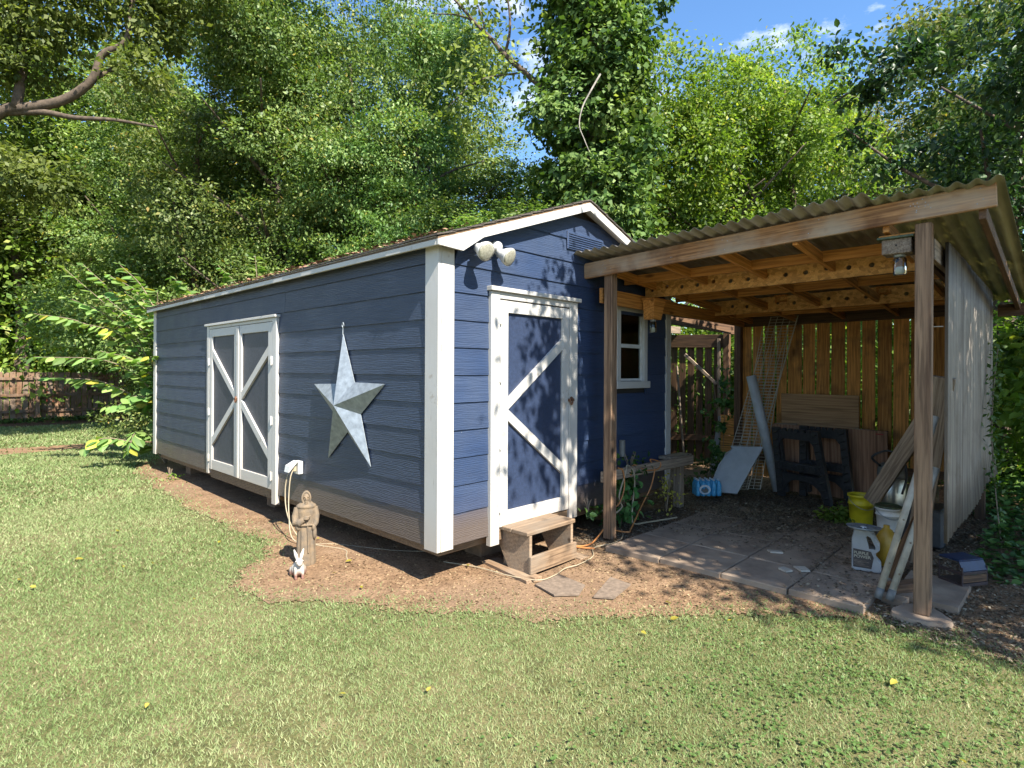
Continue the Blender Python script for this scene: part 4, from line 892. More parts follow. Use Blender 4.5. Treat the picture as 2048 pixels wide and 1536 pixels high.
bxo('cleat', 1.87, 1.98, -2.68, -2.47, 2.573, 2.59, M['orange'], f2); jar(f2, (1.92, -2.583, 2.315), .041, .135); MB().tube([(1.848, -2.575, 2.51), (1.85, -2.575, 2.51)], .006, 10).build('hole', M['dark'], f2)

# ------------------------------------------------------------------ paving
pat = thing('patio', (2.8, -1.45, .05), 'weathered concrete slab paving under the carport', None); del pat['label']; pat['kind'] = 'structure'
xs = [1.60, 2.16, 2.76, 3.36, 3.96]; ys = [-.46, -.95, -1.47, -1.96, -2.44]
for i in range(4):
    for j in range(4):
        q = [(xs[i] + .004 + random.uniform(0, .006), ys[j + 1] + .005 + random.uniform(0, .006)), (xs[i + 1] - .005, ys[j + 1] + .005), (xs[i + 1] - .005 - random.uniform(0, .005), ys[j] - .004), (xs[i] + .004, ys[j] - .004)]
        if i == 0 and j == 0: q[3] = (1.555, -.44); q[0] = (1.585, q[0][1])
        elif i == 0: q = [(v[0] + (.02 * (j - 1) if v[0] < 1.8 else 0), v[1]) for v in q]
        dz = random.uniform(-.003, .003); n = 4; zt = .088 + dz
        c = (sum(v[0] for v in q) / 4, sum(v[1] for v in q) / 4); V = [(v[0], v[1], .0) for v in q] + [(v[0], v[1], zt - .007) for v in q] + [(v[0] + (c[0] - v[0]) * .025, v[1] + (c[1] - v[1]) * .025, zt) for v in q]
        F = [(3, 2, 1, 0), (8, 9, 10, 11)] + [(k, (k + 1) % 4, 4 + (k + 1) % 4, 4 + k) for k in range(4)] + [(4 + k, 4 + (k + 1) % 4, 8 + (k + 1) % 4, 8 + k) for k in range(4)]
        m = MB(); m.add(V, F); m.build('paving_slab', M['concrete'], pat)
for q in ([(2.10, -2.52), (2.10, -2.89), (2.74, -2.90), (2.76, -2.52)], [(1.98, -2.47), (1.96, -2.60), (2.08, -2.62), (2.08, -2.47)]):
    q = q[::1]; m = MB(); m.prism(q[::-1] if False else list(reversed(q)), .072, Matrix.Translation((0, 0, .01))); m.build('paving_slab', M['concrete'], pat)
ft = MB(); rr = []
for k in range(22):
    a = 2 * math.pi * k / 22; r = .17 + .02 * math.sin(3 * a + 1) + random.uniform(-.006, .006); rr.append((1.86 + r * math.cos(a), -2.72 + r * 1.0 * math.sin(a)))
nn_ = len(rr); V = [(p[0], p[1], .02) for p in rr] + [(1.86 + (p[0] - 1.86) * .93, -2.72 + (p[1] + 2.72) * .93, .068) for p in rr]
ft.add(V, [tuple(range(nn_, 2 * nn_))] + [(k, (k + 1) % nn_, nn_ + (k + 1) % nn_, nn_ + k) for k in range(nn_)]); ft.build('post_footing', M['concrete'], pat)
for k, (q, l) in enumerate([([(2.42, -1.53), (2.47, -1.63), (2.43, -1.66), (2.38, -1.57)], 'lying alone on the paving nearer the shed'), ([(2.00, -1.77), (2.06, -1.79), (2.02, -1.87), (1.96, -1.84)], 'left one of the pair on the front slabs'), ([(2.13, -1.84), (2.18, -1.91), (2.11, -1.97), (2.06, -1.92)], 'right one of the pair on the front slabs')]):
    m = MB(); m.prism(list(reversed(q)), .014, Matrix.Translation((0, 0, .093)) ); tag(m.build('tile_shard', M['tile']), 'cream broken tile shard, ' + l, 'tile shard', 'broken tile pieces')

# ------------------------------------------------------------------ stored things
GZ = .092
# blue water pack
wp = thing('water_pack', (4.25, -.16, GZ), 'shrink wrapped pack of blue water bottles by the pale leaning board', 'water pack')
dv = Vector((.24, -.24, 0)).normalized(); pv = Vector((.7, .7, 0)).normalized()
for i in range(5):
    for j in range(3):
        c = Vector((4.08, -.045, GZ)) + dv * (.035 + .066 * i) + pv * .064 * j
        MB().lathe([(.026, 0), (.031, .01), (.031, .055), (.028, .065), (.031, .075), (.031, .13), (.024, .155), (.012, .175), (.012, .19)], Matrix.Translation(c), 12).build('bottle', M['bottle'], wp, True)
        MB().lathe([(.0145, .19), (.0145, .205), (.012, .207)], Matrix.Translation(c), 10).build('bottle_cap', M['cap'], wp)
fc = Vector((4.08, -.045, GZ)) - pv * .034; m3 = Matrix(((dv.x, 0, -pv.x, fc.x), (dv.y, 0, -pv.y, fc.y), (0, 1, 0, fc.z), (0, 0, 0, 1)))
ring = []; n = 24
m = MB(); V = []
for k in range(n): a = 2 * math.pi * k / n; V += [(.11 + .072 * math.cos(a), .085 + .06 * math.sin(a), .002), (.11 + .048 * math.cos(a), .08 + .04 * math.sin(a), .002)]
m.add(V, [(2 * k, (2 * k + 2) % (2 * n), (2 * k + 3) % (2 * n), 2 * k + 1) for k in range(n)], m3); m.build('printed_ring', M['wrapw'], wp)
m = MB(); m.add([(.065, .07, .0015), (.085, .10, .0015), (.10, .085, .0015), (.12, .112, .0015), (.155, .08, .0015), (.145, .05, .0015), (.10, .042, .0015)], [(6, 5, 4, 3, 2, 1, 0)][0:1], m3); m.build('printed_mountain', M['grey'], wp)
# wire shelves
def wshelf(bl, br, tl, tr, label):
    bl, br, tl, tr = map(Vector, (bl, br, tl, tr)); t = thing('wire_shelf', (bl + br) / 2, label, 'wire shelf', 'wire shelves leaning on the back wall')
    L = (tl - bl).length; nw = int(L / .042); wl = (br - bl).length
    rod = MB().tube([(-wl / 2, 0, 0), (wl / 2, 0, 0)], .0032, 5); me = mesh_data('cross_wire', rod.V, rod.F, M['wire'])
    for k in range(nw + 1):
        f = k / nw; a = bl.lerp(tl, f); b = br.lerp(tr, f); place(bpy.data.objects.new('cross_wire', me), t, Matrix.Translation((a + b) / 2) @ frame(a, b))
    nrm = (br - bl).cross(tl - bl).normalized()
    for f, rr2, off in ((0, .0045, 0), (.25, .0035, .005), (.5, .0035, .005), (.75, .0035, .005), (1, .0045, 0), (1.0, .0045, .03)):
        MB().tube([bl.lerp(br, f) - nrm * off, tl.lerp(tr, f) - nrm * off], rr2, 6).build('long_rod', M['wire'], t)
wshelf((4.60, -.12, .12), (4.80, -.42, .12), (5.36, -.50, 2.40), (5.38, -.84, 2.40), 'tall cream wire shelf leaning on the slats, frontmost of the two')
wshelf((4.80, -.22, .12), (4.95, -.52, .12), (5.42, -.36, 2.25), (5.43, -.70, 2.25), 'cream wire shelf half hidden behind the taller leaning one')
# pale board, tube
m = MB(); a = [(4.42, -.06, .10), (4.50, -.40, .10), (4.83, -.60, .68), (4.77, -.20, .66), (4.74, -.24, .63), (4.66, -.18, .58), (4.68, -.14, .50), (4.60, -.11, .42)]
m.add(a + [(x - .018, y - .006, z + .012) for x, y, z in a], [tuple(range(8)), tuple(reversed(range(8, 16)))] + [((k + 1) % 8, k, 8 + k, 8 + (k + 1) % 8) for k in range(8)])
tag(m.build('leaning_board', M['board']), 'pale grey torn edged board leaning against the wire shelves behind the water pack', 'board')
m = MB(); a0, a1 = Vector((5.12, -.68, .10)), Vector((4.93, -.40, 1.60)); dd = (a1 - a0).normalized(); m.tube([a0, a1], .058, 24, False); o = m.build('white_tube', M['tube'], None, True, label='long white plastic tube leaning on the wire shelves', category='tube'); o.modifiers.new('t', 'SOLIDIFY').thickness = .004
# plywood
def sheetb(p0, p1, h, lean, t, mat, **k):
    p0 = Vector(p0); p1 = Vector(p1); L = (p1 - p0).length; V, F = boxvf(-L / 2, L / 2, -t / 2, t / 2, 0, h, .002); me = mesh_data(k['name'], V, F, mat)
    fm = frame(p0, p1); m4 = Matrix.Translation((p0 + p1) / 2) @ fm @ Matrix.Rotation(lean, 4, 'X'); o = place(bpy.data.objects.new(k['name'], me), None, m4); return tag(o, k['label'], k['category'])
sheetb((5.36, -.66, .10), (5.36, -1.57, .10), 1.27, R(3), .016, M['ply'], name='plywood_sheet', label='tan plywood sheet standing highest behind the black sawhorses', category='plywood')
sheetb((5.22, -.60, .10), (5.22, -1.90, .10), .87, R(5), .018, M['redply'], name='plywood_sheet', label='wide reddish brown plywood sheet directly behind the black sawhorses', category='plywood')
board('capping_board', (5.16, -1.56, .945), (5.16, -1.90, .935), .06, .03, M['greywood'], None, label='short grey board with faded red end on the reddish plywood, right of the sawhorses', category='board')
board('capping_board', (5.17, -.62, .955), (5.17, -.90, .965), .05, .035, M['greywood'], None, label='short grey board on top of the reddish plywood, left of the sawhorses', category='board')
bxo('red_paint_patch', 5.138, 5.143, -1.86, -1.78, .918, .958, M['red'], bpy.data.objects['capping_board'])
# sawhorses
def sawhorse(bl, br, lean, label):
    bl, br = Vector(bl), Vector(br); t = thing('sawhorse', (bl + br) / 2, label, 'sawhorse', 'folded sawhorses'); wd = (br - bl).length; H = .90
    base = Matrix.Translation((bl + br) / 2) @ frame(bl, br) @ Matrix.Rotation(lean, 4, 'X'); bx = lambda n, *a, **k: place(bpy.data.objects.new(n, mesh_data(n, *boxvf(*a, .004), M['black'])), t, base)
    for s in (-1, 1):
        m = MB(); xa = s * wd / 2; xb = s * (wd / 2 - .05)
        V = [(xa - s * .0, 0, 0), (xa - s * .085, 0, 0), (xb - s * .085, 0, H), (xb + s * .0, 0, H)]; V += [(v[0], -.05, v[2]) for v in V]
        F = [(0, 1, 2, 3), (7, 6, 5, 4), (0, 4, 5, 1), (1, 5, 6, 2), (2, 6, 7, 3), (3, 7, 4, 0)]; m.add(V, F)
        for q in range(9):
            z = .06 + q * .095; xx = xa - s * (.05 + .05 * z / H); m.add([(xx - .028, -.051, z), (xx + .028, -.051, z + .02), (xx + .028, -.066, z + .035), (xx - .028, -.066, z + .015), (xx - .028, -.051, z + .03), (xx + .028, -.051, z + .05)], [(0, 1, 2, 3), (3, 2, 5, 4), (0, 3, 4), (1, 5, 2)])
        me = mesh_data('leg', m.V, m.F, M['black']); place(bpy.data.objects.new('leg', me), t, base)
    w2 = wd / 2 - .08; m = MB(); m.box(-w2, w2, -.04, -.0, H - .13, H - .03, .003)
    for q in range(6): m.box(-w2 + .03 + q * (2 * w2 - .06) / 6, -w2 + .03 + q * (2 * w2 - .06) / 6 + .045, -.052, -.01, H - .03, H, .002)
    m.add([(-w2, -.04, H - .13), (-w2 + .10, -.04, H - .13), (-w2, -.04, H - .26), (-w2, 0, H - .13), (-w2 + .10, 0, H - .13), (-w2, 0, H - .26)], [(0, 2, 1), (3, 4, 5), (1, 2, 5, 4)]); m.add([(w2, -.04, H - .13), (w2 - .10, -.04, H - .13), (w2, -.04, H - .26), (w2, 0, H - .13), (w2 - .10, 0, H - .13), (w2, 0, H - .26)], [(0, 1, 2), (3, 5, 4), (1, 4, 5, 2)])
    place(bpy.data.objects.new('top_beam', mesh_data('top_beam', m.V, m.F, M['black'])), t, base)
    m = MB(); m.box(-w2, w2, -.06, -.005, .37, .47, .004)
    for q in range(7): m.box(-w2 + .02 + q * (2 * w2 - .03) / 7, -w2 + .055 + q * (2 * w2 - .03) / 7, -.075, -.0605, .40, .455, .003)
    place(bpy.data.objects.new('shelf', mesh_data('shelf', m.V, m.F, M['black'])), t, base)
    n = 8; V = []; 
    for k in range(n + 1):
        u = -w2 + 2 * w2 * k / n; a = .25 - .17 * abs(u / w2) ** 3; V += [(u, -.04, .32), (u, -.04, a), (u, 0, .32), (u, 0, a)]
    F = []
    for k in range(n): b = 4 * k; F += [(b, b + 1, b + 5, b + 4), (b + 2, b + 6, b + 7, b + 3), (b + 1, b + 3, b + 7, b + 5), (b, b + 4, b + 6, b + 2)]
    place(bpy.data.objects.new('arch', mesh_data('arch', V, F, M['black'])), t, base)
    m = MB(); m.box(-w2 - .02, -w2 + .05, -.02, .03, .05, H - .05, .004); m.box(w2 - .05, w2 + .02, -.02, .03, .05, H - .05, .004); place(bpy.data.objects.new('rear_leg', mesh_data('rear_leg', m.V, m.F, M['black'])), t, base)
sawhorse((5.0, -.75, .085), (4.78, -1.43, .085), R(12), 'folded black plastic sawhorse standing in front of the reddish plywood')
sawhorse((5.18, -.95, .085), (5.04, -1.60, .085), R(6), 'second folded black sawhorse, mostly hidden behind the front one')
# buckets and canister
def pail(name, c, r, h, mat, label, cat='bucket', lid=None, taper=.86, ribs=True):
    t = thing(name, c, label, cat); z0 = c[2]
    pr = [(r * taper, 0), (r * taper, .004), (r * .96, h * .70), (r * 1.04, h * .705), (r * 1.04, h * .73), (r * .98, h * .735), (r * .99, h * .93), (r * 1.07, h * .935), (r * 1.07, h)]
    if not lid: pr += [(r * 1.0, h), (r * .97, h * .9), (r * .85, .01)]
    MB().lathe(pr, Matrix.Translation(c), 32).build('body', mat, t, True)
    if lid: MB().lathe([(r * 1.09, h + .0), (r * 1.10, h + .014), (r * .95, h + .022), (r * .92, h + .012), (r * .2, h + .014)], Matrix.Translation(c), 32).build('lid', lid, t, True)
    MB().tube([(c[0] + r * 1.08 * math.cos(a), c[1] + r * 1.08 * math.sin(a), z0 + h * .93 - .55 * h * max(0, math.sin((a - 2.2) / 3.2 * math.pi)) * .6) for a in np.linspace(2.2, 5.4, 16)], .003, 5).build('handle', M['steel'], t, True)
    return t
pail('bucket', (3.98, -1.895, GZ - .02), .115, .335, M['yellow'], 'bright yellow open bucket below the metal canister'); pail('bucket', (3.25, -2.27, .235), .095, .225, M['whitep'], 'white bucket with a green lid stacked on a blue one', lid=M['green'])
pail('bucket', (3.25, -2.27, GZ - .02), .088, .19, M['blue'], 'blue bucket under the white bucket with green lid')
cn = thing('metal_canister', (4.75, -2.02, GZ), 'shiny metal drum vacuum with dark lid and hose behind the yellow bucket', 'canister')
MB().lathe([(.13, 0), (.135, .02), (.135, .40), (.128, .41)], Matrix.Translation((4.75, -2.02, GZ)), 32).build('drum', M['chrome'], cn, True)
MB().lathe([(.140, .41), (.142, .44), (.132, .53), (.10, .56), (.05, .57)], Matrix.Translation((4.75, -2.02, GZ)), 32).build('lid', M['grey'], cn, True)
MB().tube(catmull([(4.66, -1.93, .62), (4.60, -1.86, .72), (4.62, -2.0, .80), (4.60, -2.14, .74), (4.60, -2.18, .55), (4.60, -2.14, .35)], 6), .012, 8).build('hose', M['black'], cn, True)
bxo('label', 4.603, 4.609, -2.06, -2.01, .54, .61, M['whitep'], cn)
bn2 = bxo('black_bin', 3.6, 4.0, -2.62, -2.30, GZ - .02, .42, M['black'], None, .02, label='low dark plastic bin behind the right post', category='bin')
# jug with printed label and a pan on top
jg = thing('jug', (2.42, -2.28, GZ), 'grey white plastic jug with dark printed label and side handle on the slabs', 'jug')
JW, JH, JD = .20, .335, .115
jm = Matrix.Translation((2.40, -2.185, GZ)) @ Matrix(((-.20, 0, -.98, 0), (-.98, 0, .20, 0), (0, 1, 0, 0), (0, 0, 0, 1)))
jm = Matrix.Translation((2.40, -2.185, GZ)) @ Matrix(((0.19, 0, -.982, 0), (-.982, 0, -.19, 0), (0, 1, 0, 0), (0, 0, 0, 1)))
out = [(.012, 0), (.185, 0), (.20, .015), (.198, .07), (.165, .11), (.160, .15), (.188, .18), (.190, .215), (.150, .30), (.115, .335), (.02, .335), (.012, .30), (0, .24), (0, .015)]
m = MB(); n = len(out); cxx = sum(p[0] for p in out) / n; cyy = sum(p[1] for p in out) / n
lay = [(0, .93), (.008, .985), (.02, 1.0), (JD - .02, 1.0), (JD - .008, .985), (JD, .93)]
hole = [(.118, .185), (.160, .185), (.160, .205), (.128, .275), (.105, .285), (.100, .27), (.112, .22)]
V = []
for zz, s in lay: V += [(cxx + (p[0] - cxx) * s, cyy + (p[1] - cyy) * s, zz - JD) for p in out]
F = [tuple(reversed(range(n))), tuple((len(lay) - 1) * n + k for k in range(n))] + [(i * n + k, i * n + (k + 1) % n, (i + 1) * n + (k + 1) % n, (i + 1) * n + k) for i in range(len(lay) - 1) for k in range(n)]
m.add(V, F, jm); jb = m.build('body', M['jug'], jg, origin=(2.42, -2.28, GZ + .15))
cut = MB(); cut.prism(hole, .3, jm @ Matrix.Translation((0, 0, -.2))); ch = mesh_data('cutter', cut.V, cut.F)
import bmesh
def boolean_bake(o, cutmesh):
    co = bpy.data.objects.new('cutter', cutmesh); COL.objects.link(co); md = o.modifiers.new('b', 'BOOLEAN'); md.operation = 'DIFFERENCE'; md.solver = 'EXACT'; md.object = co
    bpy.context.view_layer.update(); dg_ = bpy.context.evaluated_depsgraph_get(); me = bpy.data.meshes.new_from_object(o.evaluated_get(dg_)); o.modifiers.clear(); old = o.data; o.data = me; bpy.data.objects.remove(co)
boolean_bake(jb, ch)
lb = MB(); lb.add([(.012, .03, .0015), (.135, .03, .0015), (.15, .12, .0015), (.132, .165, .0015), (.012, .175, .0015)], [(0, 1, 2, 3, 4)], jm); lbl = lb.build('label', M['label'], jg)
for txt, yy, s in (('PURPLE', .135, .030), ('POWER', .106, .033)):
    cu = bpy.data.curves.new('lettering', 'FONT'); cu.body = txt; cu.size = s; cu.extrude = .0004; cu.offset = .0006; cu.materials.append(M['ink']); cu.align_x = 'LEFT'; to_ = bpy.data.objects.new('lettering', cu); COL.objects.link(to_); bpy.context.view_layer.update()
    tm_ = bpy.data.meshes.new_from_object(to_.evaluated_get(bpy.context.evaluated_depsgraph_get())); bpy.data.objects.remove(to_); tm_.materials.clear(); tm_.materials.append(M['ink']); place(bpy.data.objects.new('lettering', tm_), lbl, jm @ Matrix.Translation((.016, yy, .0025)))
for k in range(5): l_ = MB(); l_.add([(.018, .085 - k * .010, .0022), (.10 + .02 * math.sin(k * 2), .085 - k * .010, .0022), (.10 + .02 * math.sin(k * 2), .088 - k * .010, .0022), (.018, .088 - k * .010, .0022)], [(0, 1, 2, 3)], jm); l_.build('print_line', M['greywood'], lbl)
pn = thing('metal_pan', (2.41, -2.26, .43), 'stained round metal dish lying on top of the grey white jug', 'dish')
MB().lathe([(.04, 0), (.10, .004), (.118, .018), (.121, .018), (.103, .001), (.04, -.004)], Matrix.Translation((2.40, -2.27, GZ + .342)) @ Matrix.Rotation(R(3), 4, 'Y'), 32).build('dish', M['steel'], pn, True)
for a in np.linspace(0, 6.28, 8)[:-1]: MB().tube([(2.40 + .025 * math.cos(a), -2.27 + .025 * math.sin(a), GZ + .352), (2.40 + .09 * math.cos(a), -2.27 + .09 * math.sin(a), GZ + .352)], .006, 5).build('spoke', M['grey'], pn)
MB().lathe([(.025, 0), (.022, .014), (.01, .016)], Matrix.Translation((2.40, -2.27, GZ + .345)), 14).build('knob', M['whitep'], pn, True)
yj = thing('jug', (2.66, -2.40, GZ), 'amber yellow jug tucked behind the grey white jug', 'jug'); MB().lathe([(.05, 0), (.075, .01), (.078, .16), (.072, .23), (.04, .29), (.022, .30), (.022, .325)], Matrix.Translation((2.72, -2.36, GZ)), 20, 1, 1).build('body', M['oyellow'], yj, True)
MB().tube(catmull([(2.68, -2.43, GZ + .28), (2.66, -2.455, GZ + .26), (2.665, -2.45, GZ + .18), (2.68, -2.43, GZ + .14)], 5), .012, 8).build('handle', M['oyellow'], yj, True)
# pipes and leaning timbers around the right post
for k, (a, b, l) in enumerate([((1.915, -2.470, .105), (2.30, -2.735, 1.34), 'left of the two speckled white pipes leaning behind the right post'), ((1.93, -2.535, .105), (2.26, -2.745, .98), 'right of the two speckled white pipes leaning behind the right post')]):
    t = thing('leaning_pipe', a, l, 'pipe', 'white pipes leaning by the post'); MB().tube([a, b], .0225, 16).build('pipe', M['pvc'], t, True); d_ = (Vector(b) - Vector(a)).normalized(); MB().tube([Vector(a) - d_ * .025, Vector(a) + d_ * .05], .0245, 16).build('end_cap', M['grey'], t, True)
    for q in (.18, .42, .7): c = Vector(a).lerp(Vector(b), q) + Vector((-.0205, -.008, 0)); MB().tube([c, c + Vector((-.003, -.001, 0))], .007, 8).build('hole', M['greywood'], t)
board('leaning_plank', (3.62, -2.06, .42), (2.80, -2.74, 1.55), .13, .05, M['greywood'], None, up=(0, 1, 1), label='grey notched plank leaning from the buckets up behind the right post', category='plank')
board('leaning_plank', (3.0, -2.50, .09), (2.40, -2.77, 1.62), .14, .03, M['greywood'], None, up=(0, 1, 0), label='brown plank standing between the right post and the metal side panel', category='plank')
board('leaning_plank', (2.35, -2.45, .12), (2.15, -2.66, .62), .07, .04, M['darkwood'], None, up=(0, 1, 0), label='short dark stick propped low behind the right post', category='plank')
board('timber_block', (2.10, -2.50, .115), (2.32, -2.64, .115), .06, .09, M['darkwood'], None, up=(0, 0, 1), label='short dark timber offcut lying behind the right post base', category='timber')
# blue and maroon tote
tt = thing('plastic_tote', (2.82, -2.72, .07), 'dark maroon open crate with a bent blue plastic hood outside the metal side panel', 'crate')
b0 = Matrix.Translation((2.60, -2.86, .075)) @ Matrix.Rotation(R(-32), 4, 'Z') @ Matrix.Scale(.72, 4)
def tb(n, mat, *a): place(bpy.data.objects.new(n, mesh_data(n, *boxvf(*a, .003), mat)), tt, b0)
tb('base', M['maroon'], 0, .34, 0, .26, 0, .03); tb('front_rail', M['maroon'], 0, .34, 0, .015, .12, .15); tb('side_rail', M['maroon'], 0, .015, 0, .26, .12, .15)
for q in ((0, 0), (.325, 0), (0, .245), (.325, .245)): tb('post', M['maroon'], q[0], q[0] + .015, q[1], q[1] + .015, .03, .20)
tb('slat_front', M['darkwood'], .015, .325, .003, .009, .04, .115); tb('hood_top', M['blue'], .01, .33, .04, .26, .245, .262)
m = MB(); m.add([(.01, 0, .16), (.33, 0, .16), (.33, .04, .245), (.01, .04, .245), (.01, .006, .15), (.33, .006, .15), (.33, .045, .238), (.01, .045, .238)], boxvf(0, 1, 0, 1, 0, 1)[1]); place(bpy.data.objects.new('hood_front', mesh_data('hood_front', m.V, m.F, M['blue'])), tt, b0)

# lean-to frame and slatted fence beyond the shed's back corner
ls = thing('slatted_screen', (6.6, 1.2, 0), 'dark slatted timber screen with a sagging roof frame behind the shed corner', 'screen')
for k in range(9):
    y = 1.92 - k * .158; board('slat', (6.6, y, .12), (6.6, y, 2.1 + .02 * math.sin(k * 4)), .118, .018, M['darkwood'], ls, up=(0, 1, 0))
board('rail', (6.57, 2.0, .48), (6.57, .62, .55), .10, .03, M['darkwood'], ls); board('top_rail', (6.56, 2.0, 2.20), (6.56, .62, 2.16), .22, .03, M['darkwood'], ls)
board('post', (6.55, .63, .0), (6.55, .63, 2.35), .09, .09, M['darkwood'], ls, up=(1, 0, 0)); board('stake', (6.50, .72, .1), (6.48, .74, 2.2), .05, .02, M['greywood'], ls, up=(0, 1, 0))
board('brace', (6.50, 1.35, 1.95), (6.50, .78, 1.45), .05, .03, M['greywood'], ls); board('roof_rafter', (5.3, 1.05, 2.46), (6.5, .45, 2.32), .14, .035, M['darkwood'], ls); board('roof_rafter', (5.0, 1.6, 2.35), (6.6, 1.5, 2.38), .12, .035, M['greywood'], ls)
board('roof_edge', (5.2, .9, 2.52), (6.3, .25, 2.42), .04, .22, M['greywood'], ls)
cr = thing('slatted_crate', (5.95, .22, .1), 'upright stack of orange brown boards with slits, left of the wire shelves', 'crate')
for k in range(6): board('crate_slat', (5.72, .36, .16 + k * .155), (5.74, .04, .16 + k * .155), .145, .02, M['fence'], cr)
board('crate_side', (5.76, .34, .08), (5.76, .34, 1.02), .06, .04, M['darkwood'], cr, up=(0, 1, 0))
board('garden_pole', (6.3, 1.25, .1), (6.35, 1.42, 1.75), .03, .03, M['greywood'], None, label='thin dark handled pole standing against the slatted screen', category='pole')
board('leaning_board', (6.0, .62, .1), (6.1, .52, .95), .09, .02, M['roofgrey'], None, label='narrow grey board leaning beside the slatted crate', category='board')

# ------------------------------------------------------------------ far fence, neighbour
ff = thing('back_fence', (0, 19.9, 0), 'long brown board fence across the far end of the lawn', 'fence')
pk = MB().box(-.066, .066, -.010, .010, 0, 1.5, .003); pms = [mesh_data('fence_board', pk.V, pk.F, M['farfence'])]
for k in range(112):
    xx = -10.2 + k * .150; o = bpy.data.objects.new('fence_board', pms[0]); place(o, ff, Matrix.Translation((xx + random.uniform(-.006, .006), 20.0, .04 + random.uniform(-.015, .015))) @ Matrix.Rotation(random.uniform(-.006, .006), 4, 'Y'))
for z in (.28, .78, 1.30): bxo('fence_rail', -10.2, 6.6, 19.93, 19.985, z, z + .085, M['farfence'], ff)
for k in range(8): bxo('fence_post', -10 + k * 2.44 + .18, -9.9 + k * 2.44 + .18, 19.83, 19.93, 0, 1.52, M['farfence'], ff)
nh = thing('neighbour_shed', (-4, 37, 0), 'grey metal roof of a neighbouring outbuilding seen over the far fence', 'building')
bxo('wall', -7, .6, 36.2, 41, 0, 1.62, M['whitep'], nh); m = MB(); m.add([(-7.3, 35.8, 1.60), (1.0, 35.8, 1.60), (1.0, 41.4, 1.60), (-7.3, 41.4, 1.60), (-7.3, 38.5, 2.3), (1.0, 38.5, 2.3)], [(0, 1, 5, 4), (2, 3, 4, 5), (0, 4, 3), (1, 2, 5), (3, 2, 1, 0)]); m.build('roof', M['roofgrey'], nh)
rc = thing('garden_chair', (.75, 21.6, 0), 'red chair half seen through the gaps of the far fence', 'chair')
bxo('seat', .4, .9, 21.3, 21.9, .42, .47, M['red'], rc); bxo('backrest', .4, 1.1, 21.85, 21.92, .5, 1.05, M['red'], rc)
for q in ((.42, 21.32), (1.04, 21.32), (.42, 21.86), (1.04, 21.86)): bxo('leg', q[0], q[0] + .05, q[1], q[1] + .05, 0, .42, M['red'], rc)

# ------------------------------------------------------------------ trees
def tree(name, loc, rot, scale, trunk_me, crown_me, label, group=None, cat='tree'):
    t = bpy.data.objects.new(name, None); m = Matrix.Translation(Vector(loc)) @ Matrix.Rotation(rot, 4, 'Z') @ Matrix.Diagonal((*scale, 1)); place(t, None, m); tag(t, label, cat, group)
    if trunk_me: place(bpy.data.objects.new('trunk', trunk_me), t, m)
    place(bpy.data.objects.new('crown', crown_me), t, m); return t
def rb_(n, c, spread, rad, seed):
    g = np.random.default_rng(seed); return [(c[0] + g.normal() * spread[0], c[1] + g.normal() * spread[1], c[2] + g.uniform(-1, 1) * spread[2], *(rad * g.uniform(.6, 1.3) * np.array([1, 1, .8]))) for _ in range(n)]
def limbs_for(h, r, n, seed, spread=2.4):
    g = random.Random(seed); L = [([(0, 0, -.1), (.1, 0, h * .3), (.0, .15, h * .6), (.15, 0, h * .95)], r, r * .25)]
    for k in range(n):
        a = g.uniform(0, 6.28); z0 = h * g.uniform(.25, .75); l = spread * g.uniform(.6, 1.1); L.append(([(0, 0, z0), (l * .4 * math.cos(a), l * .4 * math.sin(a), z0 + l * .35), (l * math.cos(a + .2), l * math.sin(a + .2), z0 + l * g.uniform(.5, 1.0))], r * .42, r * .08))
    return L
tk = [limb_mesh('trunk', limbs_for(9, .16, 9, 1), M['bark']), limb_mesh('trunk', limbs_for(8.5, .13, 9, 2, 2.0), M['bark'])]; tkp = limb_mesh('trunk', limbs_for(14, .20, 12, 3, 3.6), M['palebark'])
# vine hung trees: foliage from the ground to the top, with hollows
cA = crown_mesh('crown', rb_(30, (0, 0, 5.8), (1.15, 1.15, 5.8), 1.15, 11), 98000, .088, M['vine'], clump=.19, per=60)
cB = crown_mesh('crown', rb_(32, (0, 0, 5.8), (1.2, 1.2, 5.8), 1.1, 12), 98000, .09, M['vine'], clump=.2, per=45)
cC = crown_mesh('crown', rb_(26, (0, 0, 5.8), (1.3, 1.3, 3.4), 1.1, 13), 46000, .115, M['oak'], clump=.2, per=45, jitter=.5)
cD = crown_mesh('crown', rb_(22, (0, 0, 4.4), (1.0, 1.0, 3.7), 1.1, 14), 48000, .10, M['bright'], clump=.19, per=40, jitter=.5)
cE = crown_mesh('crown', rb_(18, (0, 0, 12.5), (2.3, 2.3, 3.4), 1.3, 15), 22000, .17, M['pale'], clump=.35, per=50, shell=.3)
cS = crown_mesh('crown', rb_(9, (0, 0, 1.1), (.9, .9, .9), .75, 16), 16000, .085, M['bright'], clump=.2, per=50)
G1 = 'vine covered trees behind the shed'
